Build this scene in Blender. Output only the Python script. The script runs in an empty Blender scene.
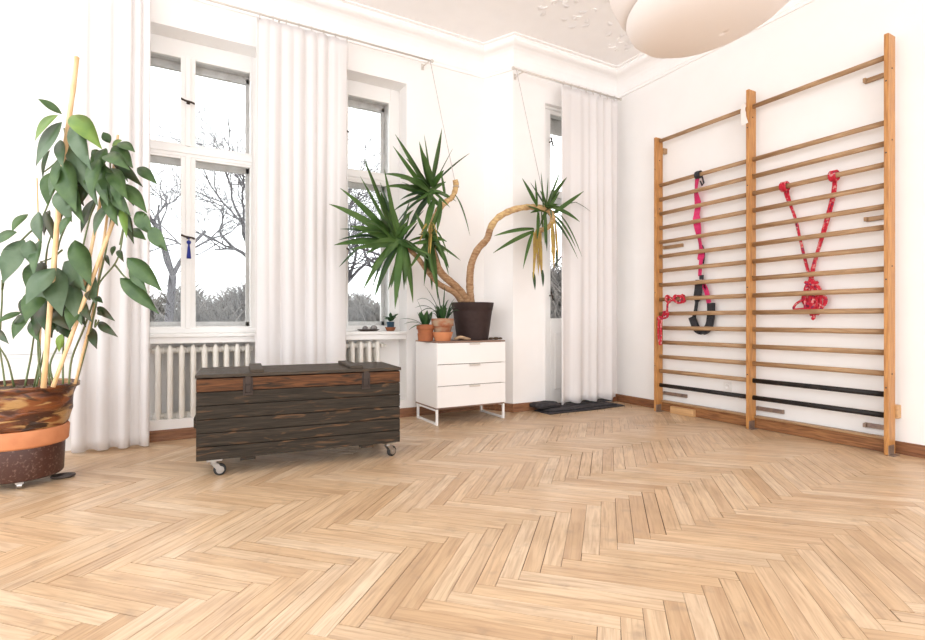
import bpy, math, random
from mathutils import Vector, Matrix, Euler
random.seed(7)
S = bpy.context.scene
COL = S.collection
R = math.radians
YAW = R(29.15)
F = Vector((math.sin(YAW), math.cos(YAW), 0)); RT = Vector((math.cos(YAW), -math.sin(YAW), 0)); UP = Vector((0, 0, 1))
EYE = Vector((0, 0, 1.0)); FPX = 510.0

def ray(px, py): return F + RT * ((px - 462.5) / FPX) + UP * ((320 - py) / FPX)
def atY(px, py, Y): d = ray(px, py); return EYE + d * (Y / d.y)
def atX(px, py, X): d = ray(px, py); return EYE + d * (X / d.x)
def atZ(px, py, z): d = ray(px, py); return EYE + d * ((z - 1.0) / d.z)
def atD(px, py, D): return EYE + ray(px, py) * D

# ------------------------------------------------------------------ materials
def mat(name, color, rough=0.6, metal=0.0, spec=0.5):
    m = bpy.data.materials.new(name); m.use_nodes = True
    b = m.node_tree.nodes['Principled BSDF']
    b.inputs['Base Color'].default_value = (*color, 1); b.inputs['Roughness'].default_value = rough
    b.inputs['Metallic'].default_value = metal; b.inputs['Specular IOR Level'].default_value = spec
    return m
def nd(m, t, **kw):
    n = m.node_tree.nodes.new(t)
    for k, v in kw.items(): setattr(n, k, v)
    return n
def lk(m, a, b): m.node_tree.links.new(a, b)
def bsdf(m): return m.node_tree.nodes['Principled BSDF']
def mix_rgb(m, fac, a, b, mode='MIX'):
    n = nd(m, 'ShaderNodeMix', data_type='RGBA', blend_type=mode)
    for i, v in ((0, fac), (6, a), (7, b)):
        if hasattr(v, 'is_linked') or hasattr(v, 'links'): lk(m, v, n.inputs[i])
        elif i == 0: n.inputs[0].default_value = v
        else: n.inputs[i].default_value = (*v, 1)
    return n.outputs[2]
def noise_fac(m, scale, stretch=(1, 1, 1), detail=4, lo=0.4, hi=0.6, coord='Object', dist=0.0, off=(0, 0, 0)):
    tc = nd(m, 'ShaderNodeTexCoord'); mp = nd(m, 'ShaderNodeMapping'); mp.inputs['Scale'].default_value = stretch
    mp.inputs['Location'].default_value = off
    ns = nd(m, 'ShaderNodeTexNoise'); ns.inputs['Scale'].default_value = scale; ns.inputs['Detail'].default_value = detail
    ns.inputs['Distortion'].default_value = dist
    mr = nd(m, 'ShaderNodeMapRange'); mr.inputs[1].default_value = lo; mr.inputs[2].default_value = hi
    lk(m, tc.outputs[coord], mp.inputs[0]); lk(m, mp.outputs[0], ns.inputs[0]); lk(m, ns.outputs[0], mr.inputs[0])
    return mr.outputs[0]
def bump(m, fac, strength=0.3, dist=0.01):
    b = nd(m, 'ShaderNodeBump'); b.inputs['Strength'].default_value = strength; b.inputs['Distance'].default_value = dist
    lk(m, fac, b.inputs['Height']); lk(m, b.outputs[0], bsdf(m).inputs['Normal'])
def noisy(name, c1, c2, rough=0.6, scale=8, stretch=(1, 1, 1), lo=0.35, hi=0.65, bmp=0.0, metal=0.0, dist=0.0, spec=0.5, detail=4):
    m = mat(name, c1, rough, metal, spec)
    f = noise_fac(m, scale, stretch, detail=detail, lo=lo, hi=hi, dist=dist)
    lk(m, mix_rgb(m, f, c1, c2), bsdf(m).inputs['Base Color'])
    if bmp: bump(m, f, bmp)
    return m

M = {}
M['wall'] = noisy('white_wall_paint', (.87, .855, .84), (.85, .835, .82), .85, 3, bmp=.03)
M['ceil'] = noisy('ceiling_paint', (.91, .895, .885), (.89, .875, .865), .9, 6, bmp=.03)
M['paint'] = mat('white_gloss_paint', (.84, .83, .81), .35)
M['shadedpaint'] = noisy('shaded_frame_paint', (.74, .71, .69), (.60, .57, .54), .5, 14, lo=.4, hi=.75)  # white paint greyed: backlit shade of the outer frames is put into the colour
M['rad'] = noisy('radiator_enamel', (.80, .775, .72), (.74, .71, .65), .3, 9, bmp=.03)
M['iron'] = mat('dark_hardware', (.05, .035, .028), .55, .5)
M['steel'] = mat('bright_steel', (.42, .41, .40), .3, 1.0)
M['blackmetal'] = noisy('black_rung_paint', (.010, .008, .008), (.02, .016, .015), .5, 30, spec=.3)
M['rubber'] = mat('black_rubber', (.02, .02, .02), .6)
M['strap_metal'] = noisy('tarnished_bracket', (.22, .16, .14), (.34, .26, .2), .45, 20, metal=.6)
def wood(name, c1, c2, axis, rough=.5, scale=6, spec=.4, bmp=.15, str_=12):
    st = {'x': (1, str_, str_), 'y': (str_, 1, str_), 'z': (str_, str_, 1)}[axis]
    m = noisy(name, c1, c2, rough, scale, st, .35, .65, bmp, spec=spec, dist=.6)
    return m
M['post'] = wood('varnished_pine_post', (.55, .27, .085), (.38, .165, .05), 'z', .35)
M['rung'] = wood('worn_beech_rung', (.44, .28, .15), (.28, .16, .075), 'y', .45)
M['baserail'] = wood('brown_rail_wood', (.33, .15, .055), (.17, .065, .024), 'y', .5)
M['basey'] = wood('brown_baseboard_wood_y', (.26, .11, .045), (.15, .058, .026), 'y', .5)
M['basex'] = wood('brown_baseboard_wood_x', (.28, .13, .06), (.17, .07, .034), 'x', .5)
M['block'] = wood('pale_block_wood', (.60, .37, .18), (.48, .28, .13), 'y', .55)
M['bamboo'] = noisy('bamboo_cane', (.80, .58, .33), (.66, .42, .2), .45, 10, (6, 6, 1))
M['topwood'] = wood('dresser_top_wood', (.20, .12, .09), (.30, .19, .14), 'x', .5)
M['dresser'] = mat('dresser_white_lacquer', (.82, .80, .78), .35)
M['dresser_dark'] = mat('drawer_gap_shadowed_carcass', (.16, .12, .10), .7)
M['terra'] = noisy('terracotta', (.36, .12, .045), (.26, .085, .035), .8, 12, bmp=.1)
M['terra_old'] = noisy('weathered_terracotta', (.30, .095, .04), (.36, .25, .16), .85, 9, (1, 1, 2), lo=.42, hi=.62, bmp=.15)
M['peach'] = noisy('peach_clay', (.62, .25, .11), (.54, .20, .085), .7, 10)
M['brownpot'] = noisy('brown_plastic_pot', (.036, .021, .019), (.044, .027, .024), .6, 20, bmp=.05, spec=.25)
M['soil'] = noisy('potting_soil', (.05, .028, .016), (.13, .075, .04), .95, 60, bmp=.8)
M['bark'] = noisy('yucca_bark', (.46, .29, .16), (.28, .15, .07), .8, 22, (1, 1, 2.5), bmp=.6)
M['bark_pale'] = noisy('pale_yucca_bark', (.66, .47, .22), (.44, .26, .12), .8, 24, (1, 1, 2.5), bmp=.6)
M['stem'] = noisy('green_stem', (.10, .15, .05), (.16, .17, .07), .5, 15)
M['blue'] = mat('blue_tassel_thread', (.008, .02, .22), .7)
M['bluepot'] = mat('blue_glazed_pot', (.02, .06, .10), .3)
M['white_cloth'] = mat('white_tag_cloth', (.8, .74, .70), .9)
M['darkcloth'] = noisy('charcoal_cloth', (.022, .019, .021), (.045, .039, .042), .9, 30, bmp=.2)
M['pink'] = noisy('hot_pink_webbing', (.66, .020, .14), (.56, .014, .11), .6, 60, bmp=.2)
M['blackweb'] = noisy('black_webbing', (.012, .012, .015), (.03, .03, .035), .8, 60, bmp=.2)
M['cord'] = mat('pale_cord', (.46, .43, .42), .8)
M['rod'] = mat('rod_metal', (.62, .58, .53), .35, .3)
M['tray'] = mat('dark_tray', (.06, .045, .04), .4)
M['stone'] = noisy('grey_stone', (.12, .11, .11), (.3, .28, .27), .6, 30)
M['driftwood'] = noisy('driftwood', (.50, .36, .22), (.28, .17, .1), .8, 20, (1, 4, 4), bmp=.3)
M['plastic'] = mat('socket_plastic', (.82, .80, .78), .35)
M['outbark'] = noisy('bare_tree_bark', (.055, .05, .056), (.09, .08, .088), .9, 6, bmp=.3)
M['twig'] = noisy('thicket_twigs', (.16, .148, .138), (.24, .215, .195), .95, 2)
M['brick'] = noisy('garden_brick', (.30, .14, .10), (.22, .10, .08), .9, 5)
M['ground'] = noisy('winter_ground', (.12, .11, .08), (.17, .15, .11), 1, 2)

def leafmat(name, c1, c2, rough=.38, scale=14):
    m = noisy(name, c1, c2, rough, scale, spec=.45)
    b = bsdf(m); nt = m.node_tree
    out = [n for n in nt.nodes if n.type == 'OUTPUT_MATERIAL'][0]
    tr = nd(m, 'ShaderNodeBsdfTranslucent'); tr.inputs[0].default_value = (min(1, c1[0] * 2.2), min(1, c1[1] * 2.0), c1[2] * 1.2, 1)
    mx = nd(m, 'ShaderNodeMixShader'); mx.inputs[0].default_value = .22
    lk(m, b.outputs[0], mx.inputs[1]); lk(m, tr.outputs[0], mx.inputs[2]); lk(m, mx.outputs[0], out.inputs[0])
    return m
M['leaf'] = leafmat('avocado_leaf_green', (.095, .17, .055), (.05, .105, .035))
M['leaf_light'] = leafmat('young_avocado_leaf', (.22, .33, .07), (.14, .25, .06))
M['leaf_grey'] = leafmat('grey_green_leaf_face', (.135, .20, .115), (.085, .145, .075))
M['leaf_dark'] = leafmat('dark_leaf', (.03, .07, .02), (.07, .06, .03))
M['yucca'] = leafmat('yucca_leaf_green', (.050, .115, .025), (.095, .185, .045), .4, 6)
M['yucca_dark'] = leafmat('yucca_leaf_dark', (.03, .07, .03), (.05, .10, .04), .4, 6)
M['yucca_dead'] = leafmat('yellowed_leaf', (.50, .38, .08), (.36, .22, .09), .7, 30)
M['succ'] = leafmat('succulent_leaf', (.03, .085, .025), (.05, .12, .04), .3, 14)

def fabric(name, col, trans=.35):
    m = mat(name, col, .95, spec=.1)
    f = noise_fac(m, 260, detail=2); bump(m, f, .05, .002)
    out = [n for n in m.node_tree.nodes if n.type == 'OUTPUT_MATERIAL'][0]
    tr = nd(m, 'ShaderNodeBsdfTranslucent'); tr.inputs[0].default_value = (*col, 1)
    mx = nd(m, 'ShaderNodeMixShader'); mx.inputs[0].default_value = trans
    lk(m, bsdf(m).outputs[0], mx.inputs[1]); lk(m, tr.outputs[0], mx.inputs[2]); lk(m, mx.outputs[0], out.inputs[0])
    return m
M['curtain'] = fabric('white_curtain_cotton', (.87, .85, .845), .3)
M['shade'] = fabric('lamp_shade_paper', (.90, .875, .86), .5)

def glass_mat():
    m = bpy.data.materials.new('window_glass'); m.use_nodes = True; nt = m.node_tree
    nt.nodes.clear(); out = nd(m, 'ShaderNodeOutputMaterial')
    t = nd(m, 'ShaderNodeBsdfTransparent'); t.inputs[0].default_value = (.97, .98, .98, 1)
    g = nd(m, 'ShaderNodeBsdfGlossy'); g.inputs['Roughness'].default_value = .02
    fr = nd(m, 'ShaderNodeFresnel'); fr.inputs[0].default_value = 1.3
    mx = nd(m, 'ShaderNodeMixShader'); lk(m, fr.outputs[0], mx.inputs[0]); lk(m, t.outputs[0], mx.inputs[1]); lk(m, g.outputs[0], mx.inputs[2])
    lk(m, mx.outputs[0], out.inputs[0]); return m
M['glass'] = glass_mat()

def rope_mat():
    m = mat('red_patterned_rope', (.75, .03, .06), .8)
    tc = nd(m, 'ShaderNodeTexCoord'); w = nd(m, 'ShaderNodeTexVoronoi'); w.inputs['Scale'].default_value = 55
    mr = nd(m, 'ShaderNodeMapRange'); mr.inputs[1].default_value = .62; mr.inputs[2].default_value = .75
    lk(m, tc.outputs['Object'], w.inputs[0]); lk(m, w.outputs['Distance'], mr.inputs[0])
    sp = nd(m, 'ShaderNodeTexVoronoi'); sp.inputs['Scale'].default_value = 70; lk(m, tc.outputs['Object'], sp.inputs[0])
    sep = nd(m, 'ShaderNodeSeparateColor'); lk(m, sp.outputs['Color'], sep.inputs[0])
    mr2 = nd(m, 'ShaderNodeMapRange'); mr2.inputs[1].default_value = .80; mr2.inputs[2].default_value = .84; lk(m, sep.outputs[0], mr2.inputs[0])
    mr3 = nd(m, 'ShaderNodeMapRange'); mr3.inputs[1].default_value = .12; mr3.inputs[2].default_value = .08; lk(m, sep.outputs[1], mr3.inputs[0])
    c = mix_rgb(m, mr2.outputs[0], (.50, .010, .030), (.62, .26, .24)); c = mix_rgb(m, mr3.outputs[0], c, (.18, .01, .06))
    lk(m, c, bsdf(m).inputs['Base Color']); return m
M['rope'] = rope_mat()

def chest_mat(name, base, base2, worn, amt):
    m = mat(name, base, .65, spec=.2)
    g = noise_fac(m, 5, (1.0, 22, 22), detail=6, lo=.3, hi=.7, dist=.8)
    wn = noise_fac(m, 3.2, (1.3, 6, 9), detail=5, lo=amt, hi=amt + .10, dist=1.2, off=(3, 1, 2))
    g2 = noise_fac(m, 9, (.8, 14, 14), detail=5, lo=.55, hi=.75)
    c = mix_rgb(m, g, base, base2)
    c = mix_rgb(m, wn, c, worn)
    c = mix_rgb(m, g2, c, tuple(x * .55 for x in base2))
    lk(m, c, bsdf(m).inputs['Base Color']); bump(m, g, .4, .004); return m
M['chest'] = chest_mat('dark_weathered_chest_wood', (.016, .0125, .0085), (.050, .038, .027), (.115, .062, .032), .565)
M['chest_top'] = chest_mat('chest_lid_wood', (.035, .027, .020), (.085, .066, .050), (.10, .06, .035), .58)
M['chest_orange'] = chest_mat('exposed_reddish_board', (.17, .070, .028), (.050, .022, .011), (.025, .018, .012), .56)

def rust_mat():
    m = mat('rusty_glazed_planter', (.2, .08, .03), .35, spec=.6)
    a = noise_fac(m, 5.0, (1, 1, 3.0), detail=9, lo=.44, hi=.58, dist=.5)
    b2 = noise_fac(m, 4.5, (1, 1, 4.2), detail=9, lo=.53, hi=.60, dist=.4, off=(5, 2, 7))
    c3 = noise_fac(m, 6.0, (1, 1, 2), detail=8, lo=.60, hi=.66, dist=.8, off=(1, 9, 3))
    c = mix_rgb(m, a, (.055, .014, .005), (.22, .065, .016)); c = mix_rgb(m, b2, c, (.42, .24, .09)); c = mix_rgb(m, c3, c, (.03, .012, .006))
    lk(m, c, bsdf(m).inputs['Base Color']); bump(m, a, .5, .01); return m
M['rust'] = rust_mat()
M['lowerpot'] = noisy('speckled_maroon_pot', (.060, .020, .013), (.20, .12, .09), .4, 70, lo=.55, hi=.75, detail=6)

def floor_mat():
    m = mat('herringbone_oak', (.5, .3, .15), .38, spec=.5)
    uv = nd(m, 'ShaderNodeUVMap'); uv.uv_map = 'UVMap'
    col = nd(m, 'ShaderNodeAttribute'); col.attribute_name = 'plank'
    sep = nd(m, 'ShaderNodeSeparateColor'); lk(m, col.outputs['Color'], sep.inputs[0])
    def ns(scale, stretch, detail, lo, hi, dist=0):
        mp = nd(m, 'ShaderNodeMapping'); mp.inputs['Scale'].default_value = stretch; lk(m, uv.outputs[0], mp.inputs[0])
        n = nd(m, 'ShaderNodeTexNoise'); n.inputs['Scale'].default_value = scale; n.inputs['Detail'].default_value = detail; n.inputs['Distortion'].default_value = dist
        lk(m, mp.outputs[0], n.inputs[0])
        mr = nd(m, 'ShaderNodeMapRange'); mr.inputs[1].default_value = lo; mr.inputs[2].default_value = hi; lk(m, n.outputs[0], mr.inputs[0]); return mr.outputs[0]
    grain = ns(4, (.8, 9, 1), 5, .40, .66, 1.2)
    fine = ns(5, (.7, 16, 1), 5, .52, .72, .6)
    base = mix_rgb(m, sep.outputs[0], (.63, .445, .275), (.46, .29, .16))
    base = mix_rgb(m, sep.outputs[1], base, (.70, .55, .39))
    dk = mix_rgb(m, .50, base, (.34, .20, .11))
    c = mix_rgb(m, grain, base, dk)
    gm = nd(m, 'ShaderNodeMath', operation='MULTIPLY'); gm.inputs[1].default_value = .50; lk(m, fine, gm.inputs[0])
    c = mix_rgb(m, gm.outputs[0], c, (.25, .15, .085))
    # worn grey patches and darker stains over several planks
    worn = noise_fac(m, 2.2, detail=6, lo=.50, hi=.74)
    wm = nd(m, 'ShaderNodeMath', operation='MULTIPLY'); wm.inputs[1].default_value = .5; lk(m, worn, wm.inputs[0])
    c = mix_rgb(m, wm.outputs[0], c, (.36, .24, .14))
    tc = nd(m, 'ShaderNodeTexCoord'); sx = nd(m, 'ShaderNodeSeparateXYZ'); lk(m, tc.outputs['Object'], sx.inputs[0])
    spots = noise_fac(m, 9, detail=8, lo=.60, hi=.74)
    sm = nd(m, 'ShaderNodeMath', operation='MULTIPLY'); sm.inputs[1].default_value = .5; lk(m, spots, sm.inputs[0])
    c = mix_rgb(m, sm.outputs[0], c, (.28, .20, .14))
    lk(m, c, bsdf(m).inputs['Base Color'])
    rr = nd(m, 'ShaderNodeMapRange'); rr.inputs[3].default_value = .30; rr.inputs[4].default_value = .50; lk(m, worn, rr.inputs[0]); lk(m, rr.outputs[0], bsdf(m).inputs['Roughness'])
    bump(m, grain, .04, .002)
    return m
M['floor'] = floor_mat()
M['gap'] = mat('parquet_joint', (.07, .035, .018), .9)

# ------------------------------------------------------------------ mesh helpers
OFF = {}
class MB:
    def __init__(s): s.v = []; s.f = []; s.mi = []; s.cur = 0
    def add(s, vs, fs):
        n = len(s.v); s.v += [Vector(p) for p in vs]; s.f += [tuple(i + n for i in f) for f in fs]; s.mi += [s.cur] * len(fs); return s
    def box(s, x0, x1, y0, y1, z0, z1, mtx=None):
        vs = [Vector((x, y, z)) for x in (x0, x1) for y in (y0, y1) for z in (z0, z1)]
        if mtx: vs = [mtx @ v for v in vs]
        return s.add(vs, [(0, 1, 3, 2), (4, 6, 7, 5), (0, 4, 5, 1), (2, 3, 7, 6), (0, 2, 6, 4), (1, 5, 7, 3)])
    def prism(s, poly, z0, z1):
        n = len(poly); vs = [(x, y, z0) for x, y in poly] + [(x, y, z1) for x, y in poly]
        return s.add(vs, [tuple(reversed(range(n))), tuple(range(n, 2 * n))] + [(i, (i + 1) % n, n + (i + 1) % n, n + i) for i in range(n)])
    def tube(s, pts, rad, seg=8, cap=True, flat=1.0):
        pts = [Vector(p) for p in pts]; n = len(pts)
        if not isinstance(rad, (list, tuple)): rad = [rad] * n
        vs = []; ref = None
        for i, p in enumerate(pts):
            t = (pts[min(i + 1, n - 1)] - pts[max(i - 1, 0)]).normalized()
            if ref is None:
                ref = Vector((0, 0, 1)) if abs(t.z) < .9 else Vector((1, 0, 0))
            a = (ref - t * ref.dot(t))
            if a.length < 1e-5: a = t.orthogonal()
            a.normalize(); ref = a; b = t.cross(a)
            for k in range(seg):
                an = 2 * math.pi * k / seg; vs.append(p + (a * math.cos(an) + b * math.sin(an) * flat) * rad[i])
        fs = [(i * seg + k, i * seg + (k + 1) % seg, (i + 1) * seg + (k + 1) % seg, (i + 1) * seg + k) for i in range(n - 1) for k in range(seg)]
        if cap: fs += [tuple(reversed(range(seg))), tuple((n - 1) * seg + k for k in range(seg))]
        return s.add(vs, fs)
    def lathe(s, c, prof, seg=32, closed=False, sx=1, sy=1, mtx=None):
        c = Vector(c); vs = []
        for r_, z in prof:
            for k in range(seg):
                a = 2 * math.pi * k / seg; p = Vector((r_ * math.cos(a) * sx, r_ * math.sin(a) * sy, z))
                vs.append(c + (mtx @ p if mtx else p))
        n = len(prof)
        fs = [(i * seg + k, i * seg + (k + 1) % seg, (i + 1) * seg + (k + 1) % seg, (i + 1) * seg + k) for i in range(n - 1) for k in range(seg)]
        if closed: fs += [((n - 1) * seg + k, (n - 1) * seg + (k + 1) % seg, (k + 1) % seg, k) for k in range(seg)]
        else:
            if prof[0][0] > 1e-4: fs.append(tuple(reversed(range(seg))))
            if prof[-1][0] > 1e-4: fs.append(tuple((n - 1) * seg + k for k in range(seg)))
        return s.add(vs, fs)
    def ribbon(s, pts, side, w, th=.002):
        pts = [Vector(p) for p in pts]; n = len(pts); vs = []
        for i, p in enumerate(pts):
            t = (pts[min(i + 1, n - 1)] - pts[max(i - 1, 0)]).normalized()
            sd = side[i] if isinstance(side, list) else side; sd = Vector(sd); sd = (sd - t * sd.dot(t)).normalized(); nn = t.cross(sd)
            ww = w[i] if isinstance(w, list) else w
            for a, b in ((-1, -1), (1, -1), (1, 1), (-1, 1)): vs.append(p + sd * ww / 2 * a + nn * th / 2 * b)
        fs = [(i * 4 + k, i * 4 + (k + 1) % 4, (i + 1) * 4 + (k + 1) % 4, (i + 1) * 4 + k) for i in range(n - 1) for k in range(4)]
        fs += [(3, 2, 1, 0), tuple((n - 1) * 4 + k for k in range(4))]
        return s.add(vs, fs)
    def blob(s, c, r, seed=0, n=10, amp=.15, sc=(1, 1, 1)):
        rnd = random.Random(seed); c = Vector(c); vs = []; rings = 6
        ph = [rnd.uniform(0, 6.28) for _ in range(4)]
        for i in range(rings + 1):
            th = math.pi * i / rings
            for k in range(n):
                a = 2 * math.pi * k / n; q = 1 + amp * (math.sin(2 * a + ph[0]) * math.sin(th * 2 + ph[1]) + .5 * math.sin(3 * a + ph[2]))
                vs.append(c + Vector((r * q * math.sin(th) * math.cos(a) * sc[0], r * q * math.sin(th) * math.sin(a) * sc[1], r * math.cos(th) * sc[2])))
        return s.add(vs, [(i * n + k, (i + 1) * n + k, (i + 1) * n + (k + 1) % n, i * n + (k + 1) % n) for i in range(rings) for k in range(n)])
    def leaf(s, base, tip, w, nrm, bend=(0, 0, 0), fold=.25, n=8, kind='lance', th=.0012):
        base = Vector(base); tip = Vector(tip); bend = Vector(bend); nrm = Vector(nrm); vs = []
        c = (base + tip) / 2 + bend * 2
        for i in range(n + 1):
            t = i / n; p = base * (1 - t) ** 2 + c * 2 * t * (1 - t) + tip * t * t
            tg = ((c - base) * (1 - t) + (tip - c) * t); tg.normalize()
            sd = tg.cross(nrm); sd = sd.normalized() if sd.length > 1e-4 else tg.orthogonal().normalized(); nn = sd.cross(tg)
            if kind == 'lance': q = max(.04, math.sin(math.pi * t ** .82) ** 1.05) if 0 < t < 1 else .03
            else: q = (.55 + 1.6 * t if t < .28 else (1 - ((t - .28) / .72) ** 2.2) * 1.0) if t < 1 else .02
            hw = w / 2 * max(q, .02)
            vs += [p - sd * hw + nn * hw * fold, p - nn * 0, p + sd * hw + nn * hw * fold]
        m_ = len(vs); vs += [v - Vector((0, 0, th)) for v in vs[:]]
        fs = []
        for i in range(n):
            for j in (0, 1):
                a = i * 3 + j; fs.append((a, a + 1, a + 4, a + 3)); fs.append((m_ + a, m_ + a + 3, m_ + a + 4, m_ + a + 1))
            fs.append((i * 3, i * 3 + 3, m_ + i * 3 + 3, m_ + i * 3)); fs.append((i * 3 + 2, m_ + i * 3 + 2, m_ + i * 3 + 5, i * 3 + 5))
        return s.add(vs, fs)
    def build(s, name, m, parent=None, smooth=False, bevel=0, local=False, sub=0):
        off = OFF.get(parent.name, Vector()) if parent and not local else Vector()
        me = bpy.data.meshes.new(name); me.from_pydata([v - off for v in s.v], [], s.f)
        ms = m if isinstance(m, list) else [m]
        for x in ms: me.materials.append(M[x])
        if len(ms) > 1: me.polygons.foreach_set('material_index', s.mi)
        if smooth: me.polygons.foreach_set('use_smooth', [True] * len(me.polygons))
        me.update()
        o = bpy.data.objects.new(name, me); COL.objects.link(o)
        if parent: o.parent = parent
        OFF[o.name] = off
        if bevel:
            b = o.modifiers.new('bevel', 'BEVEL'); b.width = bevel; b.segments = 2; b.limit_method = 'ANGLE'; b.angle_limit = R(35)
            b.harden_normals = False
        if sub:
            q = o.modifiers.new('subd', 'SUBSURF'); q.levels = sub; q.render_levels = sub
        return o
def tag(o, label=None, cat=None, group=None, kind=None):
    if label: o['label'] = label
    if cat: o['category'] = cat
    if group: o['group'] = group
    if kind: o['kind'] = kind
    return o
def thing(name, loc, label, cat, group=None, rz=0):
    o = bpy.data.objects.new(name, None); COL.objects.link(o); o.location = loc; o.rotation_euler.z = rz; o.empty_display_size = .1
    OFF[o.name] = Vector(loc); return tag(o, label, cat, group)
def struct(name, mb, m, parent=None, **kw):
    o = mb.build(name, m, parent, **kw); o['kind'] = 'structure'; return o
def smooth_path(pts, n=6):
    pts = [Vector(p) for p in pts]; out = []
    for i in range(len(pts) - 1):
        p0 = pts[max(i - 1, 0)]; p1 = pts[i]; p2 = pts[i + 1]; p3 = pts[min(i + 2, len(pts) - 1)]
        for k in range(n):
            t = k / n
            out.append(.5 * ((2 * p1) + (p2 - p0) * t + (2 * p0 - 5 * p1 + 4 * p2 - p3) * t * t + (3 * p1 - p0 - 3 * p2 + p3) * t ** 3))
    out.append(pts[-1]); return out

# ------------------------------------------------------------------ room shell
XW, YA, YC = 4.73, 4.90, 4.57
XL, YB, ZC = -2.4, -2.6, 3.975
YO = 5.42
NT = 3.45
# floor: herringbone parquet, every stave a raised face in one floor mesh
def make_floor():
    W = .0745; L = 8; X0 = .723 - .0527; Y0 = 1.611 + .0527; q = math.sqrt(.5)
    mb_v = []; mb_f = []; cols = []; uvs = []; rnd = random.Random(3); g = .0007
    def w2(a, b): return (X0 + (a - b) * q * W, Y0 + (a + b) * q * W)
    for j in range(-150, 150):
        for m_ in range(-12, 12):
            for kind in (0, 1):
                if kind == 0: a0, a1 = j + 16 * m_, j + 16 * m_ + 8; c0, c1 = j, j + 1
                else: a0, a1 = j, j + 1; c0, c1 = j + 1 + 16 * m_ , j + 9 + 16 * m_
                # kind 0: long in a ; kind 1: long in c   (b = -c)
                cx, cy = w2((a0 + a1) / 2, -(c0 + c1) / 2)
                if not (XL - .3 < cx < XW + .3 and YB - .3 < cy < 5.3): continue
                gg = g + rnd.random() ** 5 * .0026
                pa = gg / W
                quad = [(a0 + pa, c0 + pa), (a1 - pa, c0 + pa), (a1 - pa, c1 - pa), (a0 + pa, c1 - pa)]
                n = len(mb_v); z = rnd.uniform(-.0004, .0004)
                for (a, c) in quad: x, y = w2(a, -c); mb_v.append((x, y, z))
                for (a, c) in quad: x, y = w2(a, -c); mb_v.append((x, y, -.004))
                ou, ov = rnd.uniform(0, 50), rnd.uniform(0, 50)
                qv = []
                for (a, c) in quad:
                    u, v = ((a - a0) * W, (c - c0) * W) if kind == 0 else ((c - c0) * W, (a - a0) * W)
                    qv.append((u + ou, v + ov))
                mb_f.append((n + 3, n + 2, n + 1, n))
                for k in range(4): mb_f.append((n + k, n + 4 + k, n + 4 + (k + 1) % 4, n + (k + 1) % 4))
                col = (rnd.random() ** 2.2 * .85, rnd.random() ** 3 * .8, rnd.random(), 1)
                for vi in (3, 2, 1, 0): uvs.append(qv[vi]); cols.append(col)
                for k in range(4):
                    for vi in (k, k, (k + 1) % 4, (k + 1) % 4): uvs.append(qv[vi]); cols.append(col)
    me = bpy.data.meshes.new('floor')
    n = len(mb_v); mb_v += [(XL, YB, -.0035), (XW + .1, YB, -.0035), (XW + .1, 5.4, -.0035), (XL, 5.4, -.0035),
                            (XL, YB, -.2), (XW + .1, YB, -.2), (XW + .1, 5.4, -.2), (XL, 5.4, -.2)]
    nf = len(mb_f)
    extra = [(n, n + 1, n + 2, n + 3), (n + 7, n + 6, n + 5, n + 4), (n, n + 4, n + 5, n + 1), (n + 1, n + 5, n + 6, n + 2), (n + 2, n + 6, n + 7, n + 3), (n + 3, n + 7, n + 4, n)]
    mb_f += extra
    for _ in extra: uvs += [(0, 0)] * 4; cols += [(0, 0, 0, 1)] * 4
    me.from_pydata(mb_v, [], mb_f); me.materials.append(M['floor']); me.materials.append(M['gap'])
    for i in range(nf, len(mb_f)): me.polygons[i].material_index = 1
    me.uv_layers.new(name='UVMap'); me.color_attributes.new('plank', 'FLOAT_COLOR', 'CORNER')
    me.uv_layers['UVMap'].data.foreach_set('uv', [x for u in uvs for x in u])
    me.color_attributes['plank'].data.foreach_set('color', [x for c in cols for x in c])
    me.update(); o = bpy.data.objects.new('floor', me); COL.objects.link(o); o['kind'] = 'structure'
make_floor()

b = MB()
W1 = (-.56, .70); W2 = (.87, 2.07); D3 = (3.62, 4.62)
for x0, x1 in ((XL, W1[0]), (W1[1], W2[0]), (W2[1], 3.011)): b.box(x0, x1, YA, YO, 0, 4.1)
for x0, x1 in (W1, W2):
    b.box(x0, x1, YA, YO, NT, 4.1); b.box(x0, x1, YA, YO, 0, .17); b.box(x0, x1, 5.10, YO, .17, .86)
b.box(XL, -.62, YA - .03, YA, 0, .742); b.box(XL, -.62, YA - .042, YA, .722, .742)
struct('wall_back', b, 'wall')
b = MB()
b.prism([(3.011, YA), (3.178, YC), (3.178, 5.12), (3.011, 5.12)], 0, 4.1)
b.box(3.178, D3[0], YC, 5.12, 0, 4.1); b.box(D3[1], XW + .2, YC, 5.12, 0, 4.1); b.box(D3[0], D3[1], YC, 5.12, NT, 4.1)
struct('wall_bay', b, 'wall')
struct('wall_right', MB().box(XW, XW + .2, YB, YC, 0, 4.1), 'wall')
struct('ceiling', MB().box(XL, XW + .2, YB, YO, ZC, ZC + .15), 'ceil')

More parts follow.
